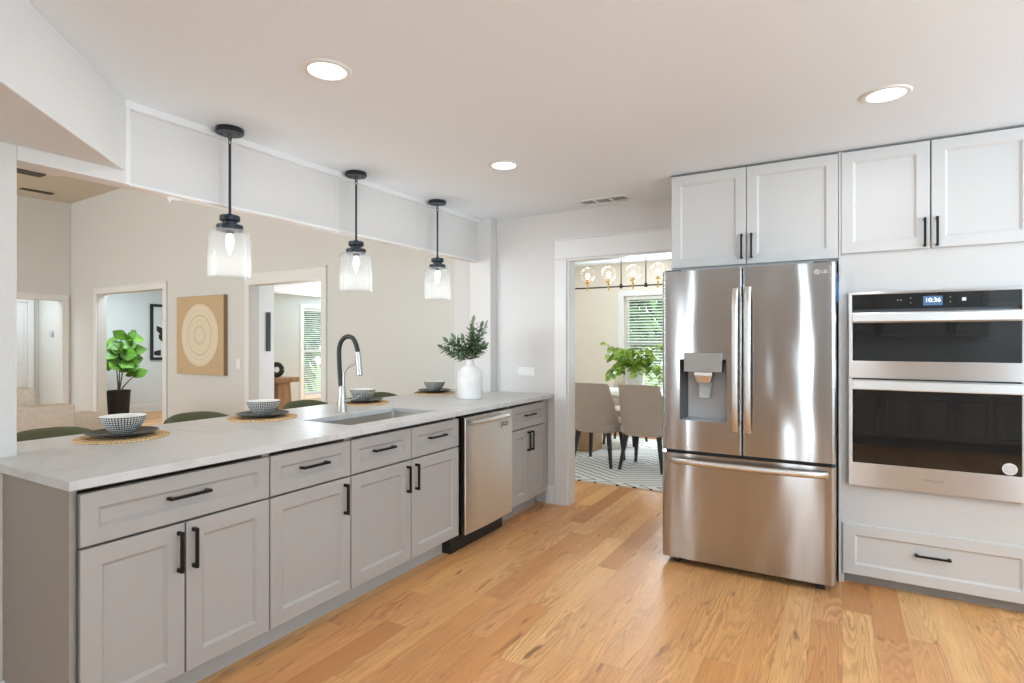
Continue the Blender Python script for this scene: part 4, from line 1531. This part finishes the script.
# ------------------------------------------------------------------ counter stools on the living side
def make_stool():
    t = thing('counter_stool', 'x', 'stool', (0, 0, 0), 'olive stools along the counter')
    st = MB()
    st.loops([rr(-0.20, 0.20, -0.20, 0.20, 0.07, 0.62), rr(-0.215, 0.215, -0.215, 0.215, 0.08, 0.64), rr(-0.215, 0.215, -0.215, 0.215, 0.08, 0.675), rr(-0.19, 0.19, -0.19, 0.19, 0.07, 0.695)])
    st.build('seat', 'olive_fabric', t)
    # curved low back on the -X side (sitter faces +X, the counter)
    n = 18
    rings = []
    for i in range(n + 1):
        a = PI - 1.15 + 2.3 * i / n
        e = abs(i / n * 2 - 1)
        top = 0.906 - 0.05 * e ** 3
        lo = 0.72 + 0.02 * e
        c, s = math.cos(a), math.sin(a)
        r0, r1 = 0.205, 0.245
        rings.append([(r0 * c, r0 * s, lo), (r1 * c, r1 * s, lo), (r1 * 1.03 * c, r1 * 1.03 * s, top - 0.012), ((r0 + r1) / 2 * 1.03 * c, (r0 + r1) / 2 * 1.03 * s, top), (r0 * 1.03 * c, r0 * 1.03 * s, top - 0.012)])
    MB().loops(rings).build('backrest', 'olive_fabric', t, angle=60)
    sp = MB()
    for a in (PI - 0.6, PI + 0.6):
        sp.tube([(0.19 * math.cos(a), 0.19 * math.sin(a), 0.64), (0.225 * math.cos(a), 0.225 * math.sin(a), 0.76)], 0.010, 8)
    sp.build('back_post', 'dark_leg', t)
    for sx in (-1, 1):
        for sy in (-1, 1):
            MB().taper((sx * 0.20, sy * 0.20, 0.0), (sx * 0.155, sy * 0.155, 0.63), 0.011, 0.017).build('leg', 'dark_leg', t, smooth=False)
    fr_ = MB()
    k = 0.186
    fr_.tube([(-k, -k, 0.2), (k, -k, 0.2), (k, k, 0.2), (-k, k, 0.2), (-k, -k, 0.2)], 0.008, 8)
    fr_.build('footrest', 'dark_leg', t)
    return t


ST = [((-3.39, 1.335), 'olive counter stool nearest the wall column'), ((-3.39, 2.105), 'olive counter stool tucked in below the tan medallion picture'),
      ((-3.39, 2.95), 'olive counter stool seen left of the faucet'), ((-3.39, 3.755), 'olive counter stool seen right of the faucet')]
st0 = make_stool()
for i, ((x, y), lab) in enumerate(ST):
    o = st0 if i == 0 else copy_tree(st0)
    o.location = (x, y, 0)
    o.rotation_euler.z = PI if False else 0
    o['label'] = lab

# ------------------------------------------------------------------ living room furniture
t = thing('sofa', 'beige textured sofa in the living room, its back to the kitchen', 'sofa', (-6.5, 1.4, 0))


def soft_box(mb, x0, x1, y0, y1, z0, z1, r=0.05):
    mb.loops([rr(x0 + r, x1 - r, y0 + r, y1 - r, r, z0), rr(x0 + r * .3, x1 - r * .3, y0 + r * .3, y1 - r * .3, r, z0 + r * .3), rr(x0, x1, y0, y1, r, z0 + r), rr(x0, x1, y0, y1, r, z1 - r),
              rr(x0 + r * .3, x1 - r * .3, y0 + r * .3, y1 - r * .3, r, z1 - r * .3), rr(x0 + r, x1 - r, y0 + r, y1 - r, r, z1)])
    return mb


soft_box(MB(), -6.16, -5.95, 0.1, 2.44, 0.08, 0.80, 0.025).build('backrest', 'boucle', t)
soft_box(MB(), -6.95, -6.16, 0.1, 2.44, 0.10, 0.42, 0.05).build('base', 'boucle', t)
for k in range(3):
    soft_box(MB(), -6.42, -6.17, 0.26 + 0.67 * k, 0.91 + 0.67 * k, 0.52, 0.955, 0.06).build('back_cushion', 'boucle', t)
    soft_box(MB(), -6.97, -6.30, 0.26 + 0.67 * k, 0.91 + 0.67 * k, 0.40, 0.54, 0.05).build('seat_cushion', 'boucle', t)
for y in (0.1, 2.28):
    soft_box(MB(), -6.96, -6.15, y, y + 0.16, 0.08, 0.62, 0.04).build('arm', 'boucle', t)
for sx in (-6.88, -6.02):
    for sy in (0.2, 2.34):
        MB().taper((sx, sy, 0), (sx, sy, 0.10), 0.018, 0.025).build('leg', 'dark_leg', t, smooth=False)

t = thing('ottoman', 'small beige upholstered block seat beyond the sofa end', 'ottoman', (-7.0, 2.9, 0))
soft_box(MB(), -7.20, -6.78, 2.70, 3.08, 0.08, 0.60, 0.03).build('cushion', 'boucle', t)
for sx in (-7.14, -6.85):
    for sy in (2.77, 3.01):
        MB().taper((sx, sy, 0), (sx, sy, 0.10), 0.016, 0.022).build('leg', 'dark_leg', t, smooth=False)

# medallion picture
ac = (-7.07, YB - 0.028, 1.44)
t = thing('wall_art', 'tan square canvas with pale round medallion on the living room wall', 'picture', ac)
MB().box(-7.58, -6.565, YB - 0.05, YB - 0.001, 0.94, 1.94).build('canvas', 'canvas_side', t, smooth=False)
MB().box(-7.578, -6.567, YB - 0.052, YB - 0.050, 0.942, 1.938).build('print', 'medallion', t, smooth=False)

# switch plate
t = thing('light_switch', 'white light switch plate right of the tan medallion picture', 'switch', (-6.34, YB, 1.1))
MB().box(-6.385, -6.30, YB - 0.006, YB, 1.03, 1.15).build('cover_plate', 'plate_white', t, smooth=False, bevel=0.002)
MB().box(-6.352, -6.333, YB - 0.012, YB - 0.006, 1.07, 1.11).build('rocker', 'plate_white', t, smooth=False)

# den: fig in a black planter, framed print
fx_, fy_ = -10.57, 4.95
t = thing('fiddle_leaf_fig', 'fiddle leaf fig in a black planter through the left doorway', 'plant', (fx_, fy_, 0))
MB().lathe([(0.0005, 0), (0.13, 0), (0.14, 0.01), (0.172, 0.52), (0.178, 0.535), (0.163, 0.535), (0.156, 0.50), (0.0005, 0.49)], (fx_, fy_, 0), 36, False, False).build('planter', 'pot_black', t)
MB().lathe([(0.155, 0.496), (0.0005, 0.505)], (fx_, fy_, 0), 24, False, False).build('soil', 'soil', t, normals=False)
sm, lf = MB(), MB()
for d, L, b, n in (((0.12, 0.1, 1), 1.02, (-0.15, 0.05, 0), 20), ((-0.22, 0.05, 1), 0.85, (-0.2, 0, 0.2), 15), ((0.4, 0.25, 1), 0.42, (0.5, 0.3, -0.2), 2), ((0.2, -0.05, 1), 0.78, (-0.1, 0, 0), 12)):
    d = Vector(d).normalized()
    pts = [Vector((fx_ + d.x * 0.05, fy_ + d.y * 0.05, 0.50))]
    for k in range(8):
        d = (d + Vector(b) / 8).normalized()
        pts.append(pts[-1] + d * L / 8)
    sm.tube(pts, 0.012, 6, 0.006)
    for k in range(n):
        u = (0.45 + 0.55 * (k + 0.5) / n) if n > 5 else 0.8 + 0.2 * k / n
        i = min(7, int(u * 8))
        p = pts[i].lerp(pts[i + 1], u * 8 - i)
        a = k * 2.4 + random.random()
        lf.leaf(p, (math.cos(a), math.sin(a), random.uniform(-0.3, 0.9)), (0.9 + random.uniform(-.5, .5), -0.6 + random.uniform(-.5, .5), random.uniform(0.0, 0.9)), random.uniform(0.24, 0.34), random.uniform(0.18, 0.26), 0.08, 0.15, 0.62)
sm.build('stem', 'stem', t)
lf.build('foliage', 'leaf_fig', t, smooth=False, normals=False)

t = thing('framed_print', 'black framed abstract print on the den wall beside the fig', 'picture', (-11.6, 6.05, 1.55))
mpF = Map('+X', -11.6)
f = MB()
a0, a1, b0, b1 = 5.98, 6.55, 1.00, 2.09
for p, q, r, s in ((a0, a0 + 0.05, b0, b1), (a1 - 0.05, a1, b0, b1), (a0 + 0.05, a1 - 0.05, b0, b0 + 0.05), (a0 + 0.05, a1 - 0.05, b1 - 0.05, b1)):
    f.mbox(mpF, p, q, r, s, 0.001, 0.035)
f.build('frame', 'black', t, smooth=False)
MB().mbox(mpF, a0 + 0.05, a1 - 0.05, b0 + 0.05, b1 - 0.05, 0.001, 0.012).build('print', 'print_white', t, smooth=False)


def stroke(name, pts, w, mat, d):
    m = MB()
    poly = []
    for i, (a, b) in enumerate(pts):
        poly.append((a, b))
    top = [mpF(a, b + w * h, d) for (a, b), h in zip(pts, [0.6, 1, 1, 0.7][:len(pts)])]
    bot = [mpF(a, b - w * h, d) for (a, b), h in zip(pts, [0.6, 1, 1, 0.7][:len(pts)])]
    vt = [m.v(p) for p in top]
    vb = [m.v(p) for p in bot]
    for i in range(len(pts) - 1):
        m.face([vb[i], vb[i + 1], vt[i + 1], vt[i]])
    m.build(name, mat, t, smooth=False)


stroke('brush_mark', [(6.10, 1.62), (6.20, 1.55), (6.30, 1.45), (6.45, 1.46)], 0.08, 'print_black', 0.0135)
stroke('brush_mark', [(6.14, 1.46), (6.21, 1.42), (6.28, 1.30), (6.34, 1.15)], 0.07, 'print_black', 0.014)
stroke('brush_mark', [(6.05, 1.13), (6.18, 1.14)], 0.06, 'print_black', 0.0145)
stroke('brush_mark', [(6.2, 1.82), (6.3, 1.84), (6.4, 1.76), (6.5, 1.68)], 0.07, 'print_gray', 0.0132)

# corridor: panel door and thermostat
mpK = Map('+X', -11.80)
dd_ = MB()
for p, q, r, s in ((3.30, 3.38, 0, 2.10), (4.14, 4.22, 0, 2.10), (3.38, 4.14, 2.02, 2.10)):
    dd_.mbox(mpK, p, q, r, s, 0, 0.025)
d = struct(dd_.build('door_1', 'trim', smooth=False, bevel=0.003))
pn = MB()
pn.mbox(mpK, 3.385, 4.135, 0.01, 2.015, 0.0, 0.008)
for p, q in ((3.44, 3.72), (3.80, 4.08)):
    for r, s in ((0.2, 0.85), (1.0, 1.9)):
        pn.mbox(mpK, p, q, r, s, 0.008, 0.016)
pn.build('door_panel', 'trim', d, smooth=False, bevel=0.003)
t = thing('thermostat', 'small round gray dial on the corridor wall at the far left', 'thermostat', (-11.30, YB, 1.49))
m = MB()
m.lathe([(0.055, 0), (0.055, 0.02), (0.045, 0.026), (0.0005, 0.026)], (0, 0, 0), 20)
for v in m.bm.verts:
    v.co = Vector((-11.30 + v.co.x, YB + 0.003 - v.co.z, 1.49 + v.co.y))
m.build('dial', 'mid_gray', t)

# hall: black framed picture edge, wooden table with ring sculpture
t = thing('hall_picture', 'black picture seen edge-on on the hall jamb behind the second bowl', 'picture', (-6.14, 4.55, 1.5))
MB().box(-6.138, -6.118, 4.525, 4.575, 1.24, 1.72).build('frame', 'black', t, smooth=False)
t = thing('console_table', 'brown wooden table with slab leg seen through the right doorway', 'table', (-7.75, 6.02, 0))
MB().box(-8.25, -7.70, 5.86, 6.30, 0.70, 0.78).build('tabletop', 'walnut', t, smooth=False, bevel=0.006)
for x_ in (-8.12, -7.87):
    MB().loops([[(x_ - 0.13, 5.92, 0), (x_ + 0.13, 5.92, 0), (x_ + 0.13, 6.22, 0), (x_ - 0.13, 6.22, 0)],
                [(x_ - 0.07, 5.97, 0.70), (x_ + 0.07, 5.97, 0.70), (x_ + 0.07, 6.2, 0.70), (x_ - 0.07, 6.2, 0.70)]]).build('leg', 'walnut', t, smooth=False, bevel=0.005)
rg = MB()
ring = []
cx, cy, cz = -7.90, 6.02, 0.78 + 0.125
for k in range(25):
    a = 2 * PI * k / 24
    ring.append((cx + 0.085 * math.cos(a) * 0.86, cy + 0.085 * math.cos(a) * 0.5, cz + 0.085 * math.sin(a)))
rg.tube(ring, 0.040, 12)
tag(rg.build('ring_sculpture', 'black', at=(cx, cy, 0.78)), 'black ring ornament on the brown wooden table', 'ornament')

# ------------------------------------------------------------------ dining room
tag(slab([-3.6, 0.6], [5.115, 7.75], [], lambda a, b, tt: (a, b, 0.012 if tt else 0.0)).build('area_rug', 'rug', smooth=False), 'white rug with black diagonal lines under the dining table', 'rug')

t = thing('dining_table', 'dining table with pale top and oak slab legs behind the taupe chairs', 'table', (-1.85, 6.62, 0.012))
MB().loops([rr(-2.98, -0.98, 6.17, 7.07, 0.06, 0.715), rr(-3.0, -0.96, 6.15, 7.09, 0.07, 0.73), rr(-3.0, -0.96, 6.15, 7.09, 0.07, 0.755)]).build('tabletop', 'table_white', t, bevel=0.004)
for x_ in (-2.78, -1.20):
    MB().box(x_ - 0.16, x_ + 0.16, 6.46, 6.78, 0.012, 0.715).build('leg', 'oak', t, smooth=False, bevel=0.01)


def make_chair():
    t = thing('dining_chair', 'x', 'chair', (0, 0, 0), 'taupe chairs round the dining table')
    s = MB()
    s.loops([rr(-0.22, 0.22, -0.20, 0.25, 0.06, 0.37), rr(-0.245, 0.245, -0.22, 0.275, 0.07, 0.39), rr(-0.245, 0.245, -0.22, 0.275, 0.07, 0.45), rr(-0.21, 0.21, -0.18, 0.24, 0.06, 0.475)])
    s.build('seat', 'linen', t)
    # upholstered shell: back on the -Y side, sides wrap forward
    n, mm = 20, 10
    outer, inner = [], []
    for jv in range(mm + 1):
        v = jv / mm
        z = 0.365 + (0.905 - 0.365) * v
        hw = 0.262 - 0.045 * v ** 1.5
        lean = -0.10 * v
        wrap = 0.20 * (1 - v) ** 1.2 + 0.045
        ro, ri = [], []
        for i in range(n + 1):
            u = -1 + 2 * i / n
            if v > 0.9:
                zz = z - 0.012 * abs(u) ** 6 * (v - 0.9) / 0.1
            else:
                zz = z
            x = hw * math.sin(u * 1.35) / math.sin(1.35)
            y = -0.25 + lean + wrap * abs(u) ** 2.6
            ro.append((x, y, zz))
            ri.append((x * 0.84, y + 0.045 - 0.01 * abs(u), zz))
        outer.append(ro)
        inner.append(ri)
    b = MB()
    b.loops([o_ + list(reversed(i_)) for o_, i_ in zip(outer, inner)])
    b.build('backrest', 'linen', t, angle=70)
    for sx in (-1, 1):
        MB().taper((sx * 0.225, -0.245, 0.0), (sx * 0.17, -0.17, 0.385), 0.013, 0.023).build('leg', 'dark_leg', t, smooth=False)
        MB().taper((sx * 0.205, 0.235, 0.0), (sx * 0.175, 0.20, 0.385), 0.013, 0.023).build('leg', 'dark_leg', t, smooth=False)
    return t


ch0 = make_chair()
CH = [((-2.345, 5.98), 0.0, 'taupe dining chair with its back to the doorway, nearest the door jamb'), ((-1.80, 5.98), 0.0, 'taupe dining chair with its back to the doorway, nearest the fridge'),
      ((-2.50, 7.28), PI, 'taupe dining chair across the table, beside the green plant'), ((-1.66, 7.28), PI, 'taupe dining chair across the table, half behind the fridge edge')]
for i, ((x, y), rz, lab) in enumerate(CH):
    o = ch0 if i == 0 else copy_tree(ch0)
    o.location = (x, y, 0.012)
    o.rotation_euler.z = rz
    o['label'] = lab

# plant on the dining table
px_, py_ = -2.14, 6.60
t = thing('potted_plant', 'bright green trailing plant in a white pot on the dining table', 'plant', (px_, py_, 0.755))
MB().lathe([(0.0005, 0), (0.09, 0), (0.105, 0.01), (0.115, 0.29), (0.12, 0.305), (0.108, 0.305), (0.10, 0.28), (0.0005, 0.27)], (px_, py_, 0.755), 36, False, False).build('pot', 'ceramic', t)
sm, lf = MB(), MB()
for k in range(34):
    a = 2 * PI * k / 17 + random.uniform(-.2, .2)
    el = random.uniform(1.0, 4.0)
    d = Vector((0.75 * math.cos(a), 0.75 * math.sin(a), el)).normalized()
    pts = [Vector((px_ + 0.07 * math.cos(a), py_ + 0.07 * math.sin(a), 1.04))]
    L = random.uniform(0.22, 0.44)
    for q in range(8):
        d = (d + Vector((0.08 * math.cos(a), 0.08 * math.sin(a), -0.42 if el < 1.8 else -0.12))).normalized()
        pts.append(pts[-1] + d * L / 8)
    sm.tube(pts, 0.004, 5, 0.0018)
    for q in range(13):
        u = 0.12 + 0.88 * q / 13
        i = min(7, int(u * 8))
        p = pts[i].lerp(pts[i + 1], u * 8 - i)
        b = q * 2.4 + random.random()
        lf.leaf(p, (math.cos(b), math.sin(b), random.uniform(-0.6, 0.6)), (random.uniform(-.4, .8), random.uniform(-1, .2), random.uniform(0.1, 1)), random.uniform(0.07, 0.11), random.uniform(0.05, 0.075), 0.1, 0.3)
sm.build('stem', 'stem', t)
lf.build('foliage', 'leaf_lime', t, smooth=False, normals=False)

# chandelier
chy = 6.62
t = thing('linear_chandelier', 'linear chandelier with clear glass globes above the dining table', 'chandelier', (-2.15, chy, 2.5))
MB().tube([(-2.93, chy, 2.028), (-2.15, chy, 2.028), (-1.37, chy, 2.028)], 0.009, 8).build('bar', 'bronze', t)
for x_ in (-2.318, -2.012):
    r = MB()
    r.tube([(x_, chy, 2.03), (x_, chy, 2.30), (x_, chy, 2.50)], 0.007, 8)
    r.lathe([(0.0005, 2.005), (0.020, 2.005), (0.020, 2.045), (0.010, 2.06), (0.0005, 2.06)], (x_, chy, 0), 14, False, False)
    r.build('rod', 'bronze', t)
MB().box(-2.45, -1.88, chy - 0.04, chy + 0.04, 2.478, 2.499).build('ceiling_plate', 'bronze', t, smooth=False, bevel=0.003)
for x_ in (-2.752, -2.478, -2.168, -1.868, -1.575):
    h = MB()
    h.lathe([(0.0005, 1.985), (0.011, 1.985), (0.011, 2.075), (0.035, 2.085), (0.035, 2.105), (0.018, 2.11), (0.018, 2.135), (0.0005, 2.135)], (x_, chy, 0), 20, False, False)
    h = h.build('holder', 'brass', t)
    g = MB()
    prof = []
    for k in range(15):
        a = 0.22 + (PI - 0.22) * k / 14
        prof.append((max(0.0005, 0.095 * math.sin(a)), -0.095 * math.cos(a)))
    g.lathe(prof, (x_, chy, 2.192), 32, False, False)
    g.build('globe', 'globe_glass', h, normals=True)
    MB().sphere((x_, chy, 2.175), 0.021, 16, 10, 1.7).build('bulb', 'bulb_warm', h)
    point_light('chandelier_glow', (x_ + 2.15, 0, 2.20 - 2.5 + 0.15), 4.0, 0.04, (1.0, 0.88, 0.72), t)
